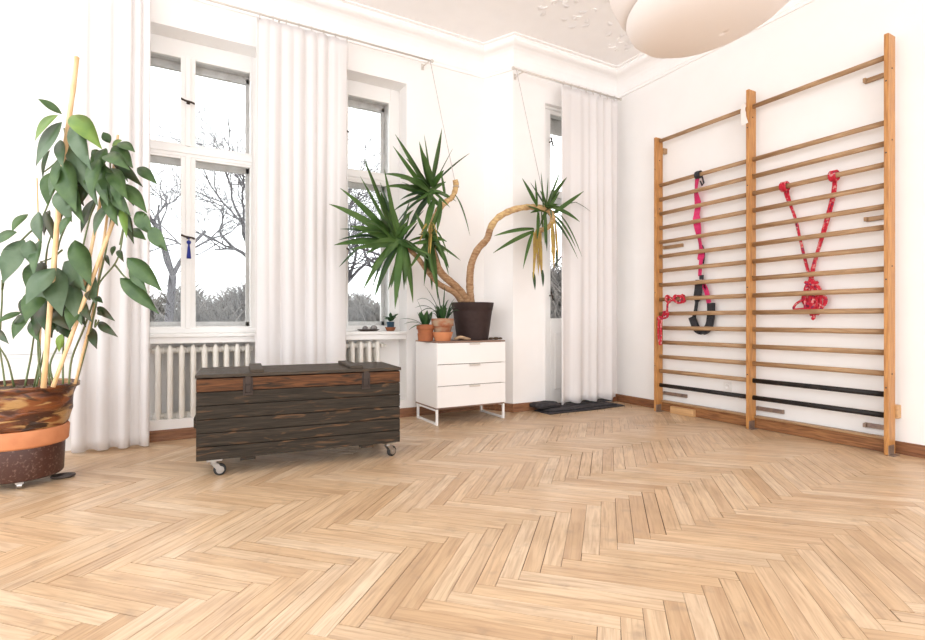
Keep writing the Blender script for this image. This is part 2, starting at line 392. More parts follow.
# cornice and baseboards swept along the wall line
LINE = [(XL, YA), (3.011, YA), (3.178, YC), (XW, YC), (XW, YB)]
def offset_line(line, d):
    segs = []
    for i in range(len(line) - 1):
        p, q2 = Vector(line[i]), Vector(line[i + 1]); t = (q2 - p).normalized(); n = Vector((t.y, -t.x))
        segs.append((p + n * d, t))
    pts = [segs[0][0]]
    for (p, t), (q2, u) in zip(segs, segs[1:]):
        det = t.x * (-u.y) + u.x * t.y; dx = q2 - p; a = (dx.x * (-u.y) + u.x * dx.y) / det; pts.append(p + t * a)
    last = Vector(line[-1]); t = segs[-1][1]; n = Vector((t.y, -t.x)); pts.append(last + n * d); return pts
def sweep(mb, line, prof):
    rows = [offset_line(line, d) for d, z in prof]; n = len(line); vs = []
    for (d, z), row in zip(prof, rows): vs += [(p.x, p.y, z) for p in row]
    m_ = len(prof)
    mb.add(vs, [(i * n + k, i * n + k + 1, ((i + 1) % m_) * n + k + 1, ((i + 1) % m_) * n + k) for i in range(m_) for k in range(n - 1)])
prof = [(0, ZC - .26), (.018, ZC - .26), (.022, ZC - .235), (.03, ZC - .23)]
for i in range(7):
    a = i / 6 * math.pi / 2; prof.append((.03 + .14 * (1 - math.cos(a)), ZC - .22 + .15 * math.sin(a)))
prof += [(.185, ZC - .065), (.20, ZC - .055), (.212, ZC - .035), (.205, ZC - .015), (.24, ZC - .012), (.24, ZC + .01), (0, ZC + .01)]
b = MB(); sweep(b, LINE, prof); struct('trim_1', b, 'ceil')
def base(name, line, m):
    b = MB(); sweep(b, line, [(0, 0), (.026, 0), (.026, .02), (.018, .03), (.018, .075), (.010, .09), (0, .09)]); struct(name, b, m)
base('baseboard_back', [(-2.4, YA), (3.011, YA)], 'basex')
base('baseboard_bay', [(3.011, YA), (3.178, YC), (D3[0], YC)], 'basex')
base('baseboard_right', [(4.64, YC), (XW, YC), (XW, YB)], 'basey')

# stucco scrolls on the ceiling near the far corner
b = MB(); rnd = random.Random(5)
for k in range(26):
    cx = 3.0 + rnd.random() * 1.3; cy = 4.15 - rnd.random() * .85 - max(0, 3.4 - cx) * .3; r0 = rnd.uniform(.03, .075); ph = rnd.uniform(0, 6.28); sg = rnd.choice((-1, 1))
    pts = [(cx + r0 * (1 - i / 14) * math.cos(ph + sg * i * .42), cy + r0 * (1 - i / 14) * math.sin(ph + sg * i * .42), ZC - .001) for i in range(12)]
    b.tube(pts, [.010 * (1 - i / 16) for i in range(12)], 6)
for k in range(30):
    cx = 3.0 + rnd.random() * 1.35; cy = 4.15 - rnd.random() * .85; a = rnd.uniform(0, 6.28)
    b.leaf((cx, cy, ZC - .004), (cx + .09 * math.cos(a), cy + .09 * math.sin(a), ZC - .006), .045, (0, 0, -1), (0, 0, -.006), n=5)
struct('trim_2', b, 'ceil', smooth=True)

# ------------------------------------------------------------------ windows
def window(name, n0, cx, half, zb, zt, yf, handle_z, left_closed=True, low=.86):
    x0, x1 = n0; xa, xb = cx - half, cx + half; zm0, zm1 = 2.43, 2.525
    root = bpy.data.objects.new(name, None); COL.objects.link(root); root.location = (cx, yf, low); OFF[root.name] = Vector(root.location); root['kind'] = 'structure'
    b = MB(); y0, y1 = yf, yf + .05
    b.box(x0, xa, y0, y1, low, NT); b.box(xb, x1, y0, y1, low, NT); b.box(xa, xb, y0, y1, zt, NT); b.box(xa, xb, y0, y1, low, zb)
    b.box(xa, xb, y0 - .012, y1, zm0, zm1); b.box(xa, xb, y0 - .022, y0, zm0 + .03, zm0 + .05)
    b.build('window_frame', 'paint', root, bevel=.004)
    b = MB()
    mw = .058
    for (s0, s1) in ((xa, cx), (cx, xb)):
        for (za, zb2) in ((zb, zm0), (zm1, zt)):
            e = .018
            l = s0 + (mw if s0 == cx else e); r_ = s1 - (mw if s1 == cx else e)
            b.box(s0, l, y0 - .01, y1 - .01, za, zb2); b.box(r_, s1, y0 - .01, y1 - .01, za, zb2)
            b.box(l, r_, y0 - .01, y1 - .01, za, za + e); b.box(l, r_, y0 - .01, y1 - .01, zb2 - e, zb2)
    b.box(cx - .02, cx + .02, y0 - .028, y0 - .01, zb, zm0); b.box(cx - .02, cx + .02, y0 - .028, y0 - .01, zm1, zt)
    b.build('inner_sash', 'paint', root, bevel=.004)
    b = MB()
    b.box(xa, cx, y0 + .012, y0 + .016, zb, zm0); b.box(cx, xb, y0 + .012, y0 + .016, zb, zm0); b.box(xa, cx, y0 + .012, y0 + .016, zm1, zt); b.box(cx, xb, y0 + .012, y0 + .016, zm1, zt)
    b.build('pane', 'glass', root)
    # box reveal and outer sashes
    b = MB(); ya, yb2 = yf + .18, yf + .22
    b.box(x0, xa - .0, y1, YO, low, NT); b.box(xb, x1, y1, YO, low, NT); b.box(xa, xb, y1, YO, zt + .02, NT); b.box(xa, xb, y1, YO, low, zb - .0)
    fw = .035
    b.box(xa, xa + fw, ya, yb2, zb, zt); b.box(xb - fw, xb, ya, yb2, zb, zt); b.box(cx - .055, cx + .055, ya, yb2, zb, zt)
    b.box(xa, xb, ya, yb2, zb, zb + .06); b.box(xa, xb, ya, yb2, zt - .05, zt + .02); b.box(xa, xb, ya, yb2, zm0 - .03, zm1 + .02)
    b.build('outer_sash', 'shadedpaint', root, bevel=.004)
    b = MB(); b.box(xa, xb, ya + .015, ya + .019, zb + .06, zm0 - .03); b.box(xa, xb, ya + .015, ya + .019, zm1 + .02, zt - .05); b.build('outer_pane', 'glass', root)
    for hz in handle_z:
        b = MB(); yh = y0 - .032
        b.tube([(cx, yh + .01, hz), (cx, yh - .03, hz)], .008, 8)
        b.tube(smooth_path([(cx - .055, yh - .028, hz + .018), (cx - .025, yh - .034, hz + .004), (cx, yh - .036, hz), (cx + .03, yh - .034, hz - .004), (cx + .05, yh - .028, hz - .012)]), [.009] * 24 + [.006], 8)
        b.lathe((cx, yh + .004, hz), [(.0, -.012), (.014, -.01), (.014, .01), (0, .012)], 10)
        b.build('window_handle', 'iron', root, smooth=True)
    return root
w1 = window('window_1', W1, .078, .522, .925, 3.31, 5.10, (2.90, 1.72))
w2_ = window('window_2', W2, 1.452, .515, .925, 3.31, 5.10, (2.90, 1.72))
# sills
for i, (x0, x1) in enumerate((W1, W2)):
    b = MB(); b.box(x0, x1, 4.885, 5.10, .855, .885); b.box(x0, x1, 4.905, 5.10, .803, .855)
    o = b.build('window_sill', 'paint', [w1, w2_][i], bevel=.004)
    b = MB(); b.box(x0, x1, 5.075, 5.10, .885, .93); b.build('bottom_rail', 'paint', [w1, w2_][i], bevel=.004)

# glazed balcony door in the bay
def door():
    x0, x1 = D3; yf = 4.62; YO = 5.12; root = bpy.data.objects.new('door_1', None); COL.objects.link(root); root.location = ((x0 + x1) / 2, yf, 0); OFF[root.name] = Vector(root.location); root['kind'] = 'structure'
    b = MB(); xa, xb = x0 + .04, x1 - .04; y1 = yf + .05
    b.box(x0, xa, yf, YO, 0, NT); b.box(xb, x1, yf, YO, 0, NT); b.box(xa, xb, yf, YO, 3.42, NT); b.build('door_frame', 'paint', root, bevel=.004)
    b = MB(); ga, gb = 3.742, xb - .09
    b.box(xa, ga, yf + .01, y1, 0, 3.42); b.box(gb, xb, yf + .01, y1, 0, 3.42); b.box(ga, gb, yf + .01, y1, 3.37, 3.42); b.box(ga, gb, yf + .01, y1, 2.42, 2.50); b.box(ga, gb, yf + .01, y1, 0, 1.02)
    b.box(ga + .06, gb - .06, yf, yf + .01, .2, .85)
    b.build('door_leaf', 'paint', root, bevel=.005)
    b = MB(); b.box(ga, gb, yf + .03, yf + .034, 1.02, 2.42); b.box(ga, gb, yf + .03, yf + .034, 2.50, 3.37); b.build('pane', 'glass', root)
    b = MB(); ya = yf + .2; b.box(xa, xb, ya, ya + .04, 2.38, 2.53); b.box(xa, xb, ya, ya + .04, 0, 1.0); b.box(xa, xb, ya, ya + .04, 3.24, 3.42); b.box(xa, xa + .04, ya, ya + .04, 0, 3.42); b.box(xb - .04, xb, ya, ya + .04, 0, 3.42)
    b.build('outer_door_leaf', 'shadedpaint', root, bevel=.004)
    for hz in (3.04, 1.28):
        b = MB(); xh = 3.728; b.tube([(xh, yf + .012, hz), (xh, yf - .03, hz)], .008, 8); b.tube([(xh - .012, yf - .03, hz + .045), (xh, yf - .034, hz), (xh + .022, yf - .03, hz - .055)], .009, 8); b.build('door_handle', 'iron', root, smooth=True)
door()

# blue tassel hanging from the lower handle of the left window
h = Vector((.082, 5.028, 1.72)); b = MB()
b.tube([h + Vector((0, 0, .005)), h + Vector((.0, 0, -.03))], .003, 6); b.blob(h + Vector((0, 0, -.045)), .018, 1, amp=.03); 
b.lathe(h + Vector((0, 0, -.185)), [(.018, 0), (.016, .03), (.011, .09), (.007, .12), (.009, .128), (.004, .135)], 12)
tag(b.build('tassel', 'blue', smooth=True), 'blue thread tassel hanging from the handle of the left window', 'tassel')

# ------------------------------------------------------------------ radiators
def radiator(xs, label, pipe_left):
    root = thing('radiator', (sum(xs) / len(xs), 4.985, 0), label, 'radiator', 'cast iron radiators under the windows')
    first = None; c0 = root.location
    for k, x in enumerate(xs):
        if first is None:
            b = MB()
            for y in (-.055, 0, .055):
                b.tube([(0, y, .155), (0, y, .185), (0, y, .22), (0, y, .71), (0, y, .755), (0, y, .79)], [.012, .022, .0235, .0235, .022, .008], 10)
            b.box(-.014, .014, -.062, .062, .165, .215); b.box(-.014, .014, -.062, .062, .715, .765)
            for z in (.19, .742): b.tube([(-.0433, 0, z), (.0433, 0, z)], .027, 12)
            first = b.build('section', 'rad', root, smooth=True, local=True); o = first
        else:
            o = first.copy(); COL.objects.link(o); o.parent = root
        o.location = (x - c0.x, 0, 0)
    b = MB(); xe = (xs[0] - .07) if pipe_left else (xs[-1] + .07); dx = 1 if pipe_left else -1
    b.tube([(xe + dx * .05, 4.985, .742), (xe - dx * .035, 4.985, .742), (xe - dx * .035, 5.06, .742)], .012, 8); b.tube([(xe + dx * .02, 4.985, .742), (xe - dx * .01, 4.985, .742)], .02, 8); b.tube([(xe - dx * .02, 4.985, .742), (xe - dx * .02, 4.94, .742)], .014, 8)
    b.build('valve_pipe', 'rad', root, smooth=True)
    for x in (xs[1], xs[-2]):
        MB().tube([(x + .04, 5.10, .16), (x + .04, 4.985, .165), (x + .04, 4.985, .185)], .007, 6).build('wall_bracket', 'iron', root)
    return root
radiator([-.146 + .0865 * k for k in range(9)], 'white cast iron radiator behind the dark chest under the left window', True)
radiator([1.765 - .0865 * (8 - k) for k in range(9)], 'white cast iron radiator under the right window beside the white dresser', False)

# ------------------------------------------------------------------ curtains, rods
def curtain(x0t, x1t, x0b, x1b, y, zt, zb, folds, seed, label, zpin=None, amp=.022):
    rnd = random.Random(seed); nx, nz = folds * 10, 40; ph = [rnd.uniform(0, 6.28) for _ in range(5)]
    b = MB(); vs = []
    for j in range(nz + 1):
        v = j / nz; z = zt + (zb - zt) * v
        for i in range(nx + 1):
            u = i / nx; x = (x0t + (x0b - x0t) * v) + u * ((x1t + (x1b - x1t) * v) - (x0t + (x0b - x0t) * v))
            uu = u + .012 * math.sin(7 * u + ph[0] + 1.5 * v)
            f = math.sin(2 * math.pi * folds * uu + ph[1] + .5 * math.sin(3 * v + ph[2]))
            f2 = math.sin(2 * math.pi * folds * .5 * u + ph[3] + .8 * v)
            pinch = .55 + .45 * min(1, v * 3); am = amp * (pinch * (1 - .35 * v) * f * (.45 + .4 * math.sin(5 * u + ph[4]) + .15 * math.sin(11 * u + ph[2])) + .7 * f2 * (.3 + v))
            top = 0
            if j == 0: top = -.012 * (1 - abs(math.cos(math.pi * 7 * u)))
            zz = z + top + (.012 * f2 if j == nz else 0)
            vs.append((x + .006 * math.cos(2 * math.pi * folds * uu), y + am, max(zz, .012)))
    b.add(vs, [(j * (nx + 1) + i, j * (nx + 1) + i + 1, (j + 1) * (nx + 1) + i + 1, (j + 1) * (nx + 1) + i) for j in range(nz) for i in range(nx)])
    o = b.build('curtain', 'curtain', smooth=True); s_ = o.modifiers.new('thick', 'SOLIDIFY'); s_.thickness = .002
    tag(o, label, 'curtain', 'long white curtains')
    b = MB(); n = 8
    for k in range(n):
        x = x0t + (x1t - x0t) * (k + .5) / n
        pts = [(x, y + .02 * math.cos(a), zt + .018 + .02 * math.sin(a)) for a in [2 * math.pi * q / 12 for q in range(13)]]
        b.tube(pts, .003, 6)
    return o
ZR = 3.655
curtain(-.665, -.193, -.70, -.205, 4.72, ZR - .025, .012, 7, 1, 'white curtain at the left, hanging behind the tall potted plant')
curtain(.585, 1.385, .575, 1.375, 4.72, ZR - .025, .012, 8, 2, 'white curtain between the two windows, hanging down behind the dark chest')
curtain(3.70, 4.55, 3.69, 4.55, 4.40, 3.61, .075, 7, 3, 'white curtain over the balcony door in the far corner')
def rod(x0, x1, y, z, label, brk, ywall, clips):
    root = thing('curtain_rod', ((x0 + x1) / 2, y, z), label, 'curtain rod')
    b = MB(); b.tube([(x0, y, z), (x1, y, z)], .009, 10); b.lathe((0, 0, 0), [(0, 0)], 3) if False else None; b.build('rod', 'rod', root, smooth=True)
    for x in (x0, x1):
        b = MB(); b.blob((x, y, z), .018, 2, amp=.02); b.build('finial', 'rod', root, smooth=True)
    for x, yw in zip(brk, ywall):
        b = MB(); b.tube([(x, y, z), (x, yw, z + .01)], .007, 8); b.box(x - .015, x + .015, yw - .006, yw, z - .02, z + .04); b.build('bracket', 'rod', root)
    for x in clips:
        b = MB(); pts = [(x, y + .016 * math.cos(a), z - .004 + .018 * math.sin(a)) for a in [2 * math.pi * q / 12 for q in range(13)]]; b.tube(pts, .0025, 6); b.tube([(x, y, z - .02), (x, y, z - .045)], .004, 6); b.build('curtain_ring', 'rod', root, smooth=True)
rod(-1.3, 2.275, 4.72, ZR, 'long thin curtain rod across the two windows', (-.9, .785, 2.25), (YA, YA, YA), [-.64 + .06 * k for k in range(8)] + [.62 + .11 * k for k in range(8)])
rod(3.06, 4.62, 4.40, 3.635, 'short curtain rod above the balcony door in the far corner', (3.2, 4.60), (YC, YC), [3.74 + .11 * k for k in range(8)])

# ------------------------------------------------------------------ wall bars
wb = thing('wall_bars', (4.63, 2.795, 0), 'tall wooden wall bars with two bays of rungs on the right wall', 'wall bars')
XP0, XP1 = 4.562, 4.672; XR = 4.625; PW = .03
posts = [(1.749, 3.115), (2.798, 3.115), (3.837, 3.0)]
for y, zt in posts:
    MB().box(XP0, XP1, y, y + PW, .002, zt).build('post', 'post', wb, bevel=.004)
rungs = [2.965] + [.2865 + .1565 * i for i in range(15)]
def rung(y0, y1, z, m, lab=None):
    b = MB(); b.tube([(XR, y0, z), (XR, (y0 + y1) / 2, z + .001), (XR, y1, z)], .021, 14, flat=.72); o = b.build('rung', m, wb, smooth=True)
    if lab: o['label'] = lab
for k, (ya, yb2) in enumerate(((posts[0][0] + PW, posts[1][0]), (posts[1][0] + PW, posts[2][0]))):
    for i, z in enumerate(rungs):
        blk = (i == 1) or (i == 2 and k == 0)
        rung(ya, yb2, z, 'blackmetal' if blk else 'rung', 'black rung near the floor' if blk else None)
    b = MB(); b.box(4.655, 4.70, ya - .0, yb2, .002, .10); b.build('base_rail', 'baserail', wb, bevel=.004)
    b = MB(); b.box(4.64, 4.70, ya, yb2, .10, .118); b.build('base_rail', 'rung', wb, bevel=.003)
for y, _ in posts:
    b = MB(); b.box(XP0 - .004, XP1 - .03, y - .005, y, .002, .075); b.box(XP0 - .004, XP1 - .02, y - .035, y - .005, 0.0005, .006); b.build('foot_bracket', 'strap_metal', wb, bevel=.001)
# flat anchor strips between post and wall
def strip(px0, px1, py, m='strap_metal'):
    a = atX(px0, py[0], 4.712); c = atX(px1, py[1], 4.712); y0, y1 = sorted((a.y, c.y)); z = (a.z + c.z) / 2
    b = MB(); b.box(4.70, 4.722, y0, y1, z - .018, z + .018); b.box(4.672, 4.722, y0 if m == 'L' else y1 - .02, y1, z - .016, z + .016); b.build('anchor_strip', 'strap_metal' if m == 'L' else m, wb, bevel=.002)
strip(664, 687, (393, 396)); strip(757, 784, (408, 412)); strip(865, 884, (425, 427)); strip(664, 683, (246, 247), 'rung'); strip(866, 884, (219, 218), 'rung'); strip(865, 884, (80, 77), 'rung')
b = MB(); z = 1 - 92 / 510 * 3.8; b.box(4.672, XW, 1.735, 1.785, z - .05, z + .05); b.build('spacer_block', 'block', wb, bevel=.004)
b = MB(); z = 1 + 170 / 510 * 5.6; b.box(4.672, XW, 3.825, 3.865, z - .03, z + .03); b.build('spacer_block', 'rung', wb, bevel=.004)
for (y, zt) in posts:
    for z in (zt - .25, zt - .78, 1.4, .6):
        MB().tube([(XP0 + .055, y - .002, z), (XP0 + .055, y + .001, z)], .007, 8).build('bolt_head', 'iron', wb)
        MB().tube([(XP0 - .002, y + .015, z - .1), (XP0 + .001, y + .015, z - .1)], .006, 8).build('bolt_head', 'iron', wb)

# suspension strap
def PX(px, py, X=4.645): return atX(px, py, X)
st = thing('suspension_strap', PX(698, 180), 'pink and black suspension strap with loop handle hanging on the left bay', 'strap')
zt14 = rungs[15 - 1 + 0]
b = MB(); t = PX(698.5, 171, 4.625); zr = rungs[-1]; yl = t.y
pts = [(XR + .03 * math.cos(a) * 1.0, yl, zr + .035 * math.sin(a)) for a in [2 * math.pi * q / 14 for q in range(15)]]
b.ribbon(pts, (0, 1, 0), .06, .006); b.tube([(XR + .012, yl - .035, zr - .03), (XR + .02, yl - .045, zr - .09), (XR + .03, yl - .02, zr - .11), (XR + .03, yl, zr - .06)], .008, 6); b.tube([(XR + .0, yl - .03, zr + .03), (XR + .0, yl + .02, zr + .036), (XR, yl + .03, zr + .01)], .008, 6)
b.build('anchor_loop', 'blackweb', st)
def pk(pts, X=4.668): return smooth_path([PX(x, y, X) for x, y in pts], 5)
b = MB(); p = pk([(697.5, 177), (696, 192), (698, 205), (696.5, 218), (699, 236), (701, 250), (701, 260)], 4.668)
n = len(p); b.ribbon(p, [Vector((.5 * math.sin(i * .35), 1, 0)) for i in range(n)], [.072 if (i // 5) % 2 else .056 for i in range(n)], .004); 
p = pk([(701, 260), (700, 272), (700, 276)], 4.668); b.ribbon(p, (0, 1, 0), .04, .004)
p = pk([(701, 281), (706, 290), (709, 303)], 4.668); b.ribbon(p, (0, 1, 0), .05, .004)
b.build('pink_webbing', 'pink', st)
b = MB(); p = pk([(701, 246), (703, 253), (702, 264)], 4.676); b.ribbon(p, (0, 1, 0), .045, .004)
b.box(4.66, 4.678, PX(700, 277).y - .02, PX(700, 277).y + .02, PX(700, 277).z - .025, PX(700, 277).z + .02)
p = pk([(699.5, 280), (698, 292), (696, 308), (694, 317)], 4.668); b.ribbon(p, (0, 1, 0), [.085] * 8 + [.035] * (len(p) - 8), .01)
p = pk([(702, 280), (706, 290)], 4.668); b.ribbon(p, (0, 1, 0), .02, .004)
b.build('black_webbing', 'blackweb', st)
b = MB(); p = pk([(711, 303), (711, 315), (709, 326), (704, 331), (697, 329), (693, 320), (692, 317)], 4.668)
b.ribbon(p, Vector((.1, 1, 0)), .075, .03); b.build('padded_grip', 'blackweb', st, bevel=.004)

# red ropes
rp = thing('red_rope', PX(811, 270), 'red patterned rope in a V with knotted bundle on the right bay', 'rope', 'red ropes on the wall bars')
zA = rungs[-1 - 2]
b = MB()
a1 = PX(785, 184, XR); a2 = PX(834.5, 173, XR)
zA = min(rungs, key=lambda q: abs(q - (a1.z + a2.z) / 2))
for a in (a1, a2):
    for q in (-.018, .0, .018):
        pts = [(XR + .034 * math.cos(t_), a.y + q + .006 * math.sin(t_ * .5), zA + .036 * math.sin(t_)) for t_ in [2 * math.pi * k / 12 for k in range(13)]]
        b.tube(pts, .010, 7)
def rr(px, X=4.672, r=.0105): b.tube(smooth_path([PX(x, y, X) for x, y in px], 5), r, 7)
rr([(784, 186), (786, 196), (793, 212), (798, 230), (803, 252), (807, 268), (811, 280)]); rr([(787, 187), (790, 202), (796, 220), (800, 238), (806, 262), (810, 276), (813, 284)], 4.684)
rr([(834, 176), (833, 190), (829, 208), (824, 226), (819, 245), (814, 262), (810, 276)]); rr([(836, 177), (835, 192), (832, 206), (826, 228), (820, 246), (815, 264), (812, 280)], 4.684)
rnd = random.Random(4)
for k in range(13):
    w = rnd.uniform(3, 13); x = 812 + rnd.uniform(-4, 4)
    rr([(811, 278), (x - w * .6, 290 + rnd.uniform(-3, 3)), (x - w * .7, 302), (x + rnd.uniform(-4, 4), 312 + rnd.uniform(-2, 3)), (x + w * .8, 303), (x + w * .5, 290), (812, 279)], 4.655 + .004 * k)
rr([(806, 298), (796, 304), (794, 309), (802, 309), (812, 308)], 4.66); rr([(813, 300), (824, 296), (826, 303), (818, 310)], 4.66)
rr([(812, 300), (812, 312), (814, 317), (812, 319)], 4.66, .014); rr([(805, 282), (811, 285), (818, 282)], 4.655, .013)
b.build('rope_strands', 'rope', rp, smooth=True)
rp = thing('red_rope', PX(665, 310), 'red patterned rope knotted around the left post of the wall bars', 'rope', 'red ropes on the wall bars')
b = MB(); zz = min(rungs, key=lambda q: abs(q - PX(675, 300, XR).z))
rr([(666, 300), (669, 297), (673, 300), (677, 296), (683, 297), (684, 301), (678, 303), (674, 300), (668, 303), (667, 312), (664, 316)], 4.60, .011)
for yy in (683, 676, 668):
    a = PX(yy, 300, XR)
    pts = [(XR + .036 * math.cos(t_), a.y + .006 * math.sin(t_), zz + .038 * math.sin(t_)) for t_ in [2 * math.pi * k / 12 for k in range(13)]]
    b.tube(pts, .011, 7)
rr([(664, 313), (662, 318), (667, 317), (668, 312), (663, 312)], 4.60, .011)
rr([(662, 317), (661, 325), (661, 335), (661, 345)], 4.548, .012); rr([(659, 318), (658.5, 327), (658.5, 336), (660, 345)], 4.545, .012); rr([(662, 318), (659, 317), (658, 320)], 4.55, .013)
b.build('rope_strands', 'rope', rp, smooth=True)
# white tag on middle post
a = Vector((XP0 - .006, 2.845, 0)); b = MB(); p = [(XP0 - .004, 2.845, 2.99), (XP0 - .010, 2.85, 2.93), (XP0 - .012, 2.842, 2.86), (XP0 - .010, 2.83, 2.80)]
b.ribbon(p, (0, 1, 0), [.03, .045, .05, .06], .004); b.tube([(XP0 + .03, 2.837, 2.99), (XP0 - .006, 2.84, 3.0)], .004, 6)
tag(b.build('fabric_tag', 'white_cloth'), 'small white cloth tag hanging at the top of the middle post', 'tag')
# wooden block under the left bay
b = MB(); a = atZ(670, 413, 0); c = atZ(693, 417.5, 0); d = (c - a).normalized(); n = Vector((-d.y, d.x, 0)); n = n if n.x > 0 else -n
mt = Matrix(((d.x, n.x, 0, a.x), (d.y, n.y, 0, a.y), (0, 0, 1, 0), (0, 0, 0, 1)))
b.box(0, (c - a).length, 0, .075, .0008, .075, mt); o = b.build('wooden_block', 'block', bevel=.004)
tag(o, 'pale wooden block lying on the floor in front of the left bay of bars', 'block')
# wall socket
a = atX(728, 386.5, XW); so = thing('wall_socket', (XW, a.y, a.z), 'white wall socket low behind the left bay of the bars', 'socket')
MB().box(XW - .012, XW, a.y - .042, a.y + .042, a.z - .042, a.z + .042).build('plate', 'plastic', so, bevel=.004)
b = MB(); mt = Matrix.Rotation(R(90), 4, 'Y'); b.lathe((XW - .013, a.y, a.z), [(.028, .0), (.028, -.004), (.022, -.004), (.021, .003), (0, .003)], 20, mtx=mt); b.build('socket_well', 'plastic', so, smooth=True)

# ------------------------------------------------------------------ chest (built in its own axes)
ch = thing('wooden_chest', (.781, 3.799, 0), 'dark weathered wooden chest on casters in front of the windows', 'chest', rz=R(-5.6))
HL, HD, Z0, Z1 = .66, .27, .112, .632
b = MB(); nb = 6; bh = (Z1 - Z0) / nb
b.box(-HL + .02, HL - .02, -HD + .02, HD - .02, Z0, Z1 - .02)
rnd = random.Random(9)
for i in range(nb):
    z = Z0 + i * bh; e = rnd.uniform(0, .003)
    if i < nb - 1: b.box(-HL, HL, -HD - e, -HD + .02, z + .002, z + bh - .002)
    b.box(-HL, HL, HD - .02, HD + e, z + .002, z + bh - .002)
    b.box(-HL - e, -HL + .02, -HD + .02, HD - .02, z + .002, z + bh - .002); b.box(HL - .02, HL + e, -HD + .02, HD - .02, z + .002, z + bh - .002)
b.build('body', 'chest', ch, local=True, bevel=.003)
MB().box(-HL + .002, HL, -HD - .003, -HD + .018, Z1 - bh + .002, Z1 - .004).build('front_board', 'chest_orange', ch, local=True, bevel=.003)['label'] = 'reddish brown top board'
b = MB()
for i in range(4):
    y0 = -HD - .012 + i * (2 * HD + .02) / 4; b.box(-HL - .006, HL + .006, y0 + .001, y0 + (2 * HD + .02) / 4 - .001, Z1 + .003, Z1 + .024)
lid = b.build('lid', 'chest_top', ch, local=True, bevel=.003)
for x in (-.305, .345):
    MB().box(x - .042, x + .042, -HD - .006, HD - .03, Z1 + .024, Z1 + .046).build('lid_batten', 'chest_top', lid, local=True, bevel=.006)
for x in (-.36, .41):
    b = MB(); b.box(x - .018, x + .018, -HD - .016, -HD - .003, Z1 - .045, Z1 + .004); b.box(x - .026, x + .026, -HD - .012, -HD - .003, Z1 - .115, Z1 - .055); b.tube([(x - .018, -HD - .018, Z1 - .04), (x - .018, -HD - .02, Z1 - .1), (x + .018, -HD - .02, Z1 - .1), (x + .018, -HD - .018, Z1 - .04)], .004, 6)
    b.box(x - .03, x + .03, -HD - .006, -HD - .003, Z1 - .12, Z1 - .005)
    b.build('latch', 'iron', ch, local=True, bevel=.002)
for sx in (-1, 1):
    b = MB(); b.box(sx * HL - .0 if sx > 0 else -HL - .022, sx * HL + .022 if sx > 0 else -HL, -.16, .16, .30, .37); b.build('end_handle', 'chest', ch, local=True, bevel=.006)
for x in (-.36, .42):
    MB().box(x - .045, x + .045, -HD + .004, HD - .004, Z0 - .02, Z0).build('skid', 'chest', ch, local=True, bevel=.003)
def caster(x, y, ang):
    e = bpy.data.objects.new('caster', None); COL.objects.link(e); e.parent = ch; e.location = (x, y, 0); e.rotation_euler.z = ang; OFF[e.name] = Vector()
    b = MB(); b.box(-.045, .045, -.035, .035, Z0 - .012, Z0 - .001); b.tube([(0, 0, Z0 - .012), (0, 0, Z0 - .03)], .022, 12)
    for s_ in (-1, 1): b.add([(-.022, s_ * .019, Z0 - .028), (.022, s_ * .019, Z0 - .028), (.045, s_ * .019, .04), (.038, s_ * .019, .024), (.022, s_ * .019, .028), (-.022, s_ * .016, Z0 - .028), (.022, s_ * .016, Z0 - .028), (.045, s_ * .016, .04), (.038, s_ * .016, .024), (.022, s_ * .016, .028)],
              [(0, 1, 2, 3, 4), (9, 8, 7, 6, 5), (0, 5, 6, 1), (1, 6, 7, 2), (2, 7, 8, 3), (3, 8, 9, 4), (4, 9, 5, 0)])
    b.box(-.024, .024, -.019, .019, Z0 - .034, Z0 - .028); b.tube([(.033, -.024, .038), (.033, .024, .038)], .007, 8)
    b.tube([(.033, -.0185, .038), (.033, .0185, .038)], .024, 16)
    b.build('caster_fork', 'steel', e, local=True)
    mt = Matrix.Rotation(R(90), 4, 'X'); b = MB(); b.lathe((.033, 0, .038), [(.024, -.013), (.034, -.013), (.038, -.007), (.038, .007), (.034, .013), (.024, .013)], 24, closed=True, mtx=mt); b.build('wheel', 'rubber', e, local=True, smooth=True)
caster(-HL + .10, -HD + .05, R(8)); caster(HL - .075, -HD + .05, R(25)); caster(-HL + .10, HD - .06, R(40)); caster(HL - .09, HD - .06, R(-20))

# ------------------------------------------------------------------ dresser
DX0, DX1, DY0, DY1 = 2.128, 2.905, 4.325, 4.80
dr = thing('dresser', ((DX0 + DX1) / 2, (DY0 + DY1) / 2, 0), 'white three-drawer dresser on white tube legs holding the potted plants', 'dresser')
ZT = .795; ZB = .165
b = MB(); b.box(DX0, DX0 + .018, DY0 + .002, DY1, ZB, ZT - .014); b.box(DX1 - .018, DX1, DY0 + .002, DY1, ZB, ZT - .014); b.box(DX0 + .018, DX1 - .018, DY1 - .01, DY1, ZB, ZT - .014); b.box(DX0 + .018, DX1 - .018, DY0 + .02, DY1 - .01, ZB, ZB + .016)
b.build('cabinet_body', 'dresser', dr, bevel=.001)
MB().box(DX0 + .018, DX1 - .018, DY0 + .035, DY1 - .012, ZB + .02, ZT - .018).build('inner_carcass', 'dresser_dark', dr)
MB().box(DX0 - .003, DX1 + .003, DY0 - .003, DY1, ZT - .014, ZT).build('top', 'topwood', dr, bevel=.002)
MB().box(DX0, DX1, DY0 + .004, DY1, ZB - .014, ZB).build('bottom_strip', 'topwood', dr, bevel=.001)
dh = (ZT - .014 - ZB) / 3
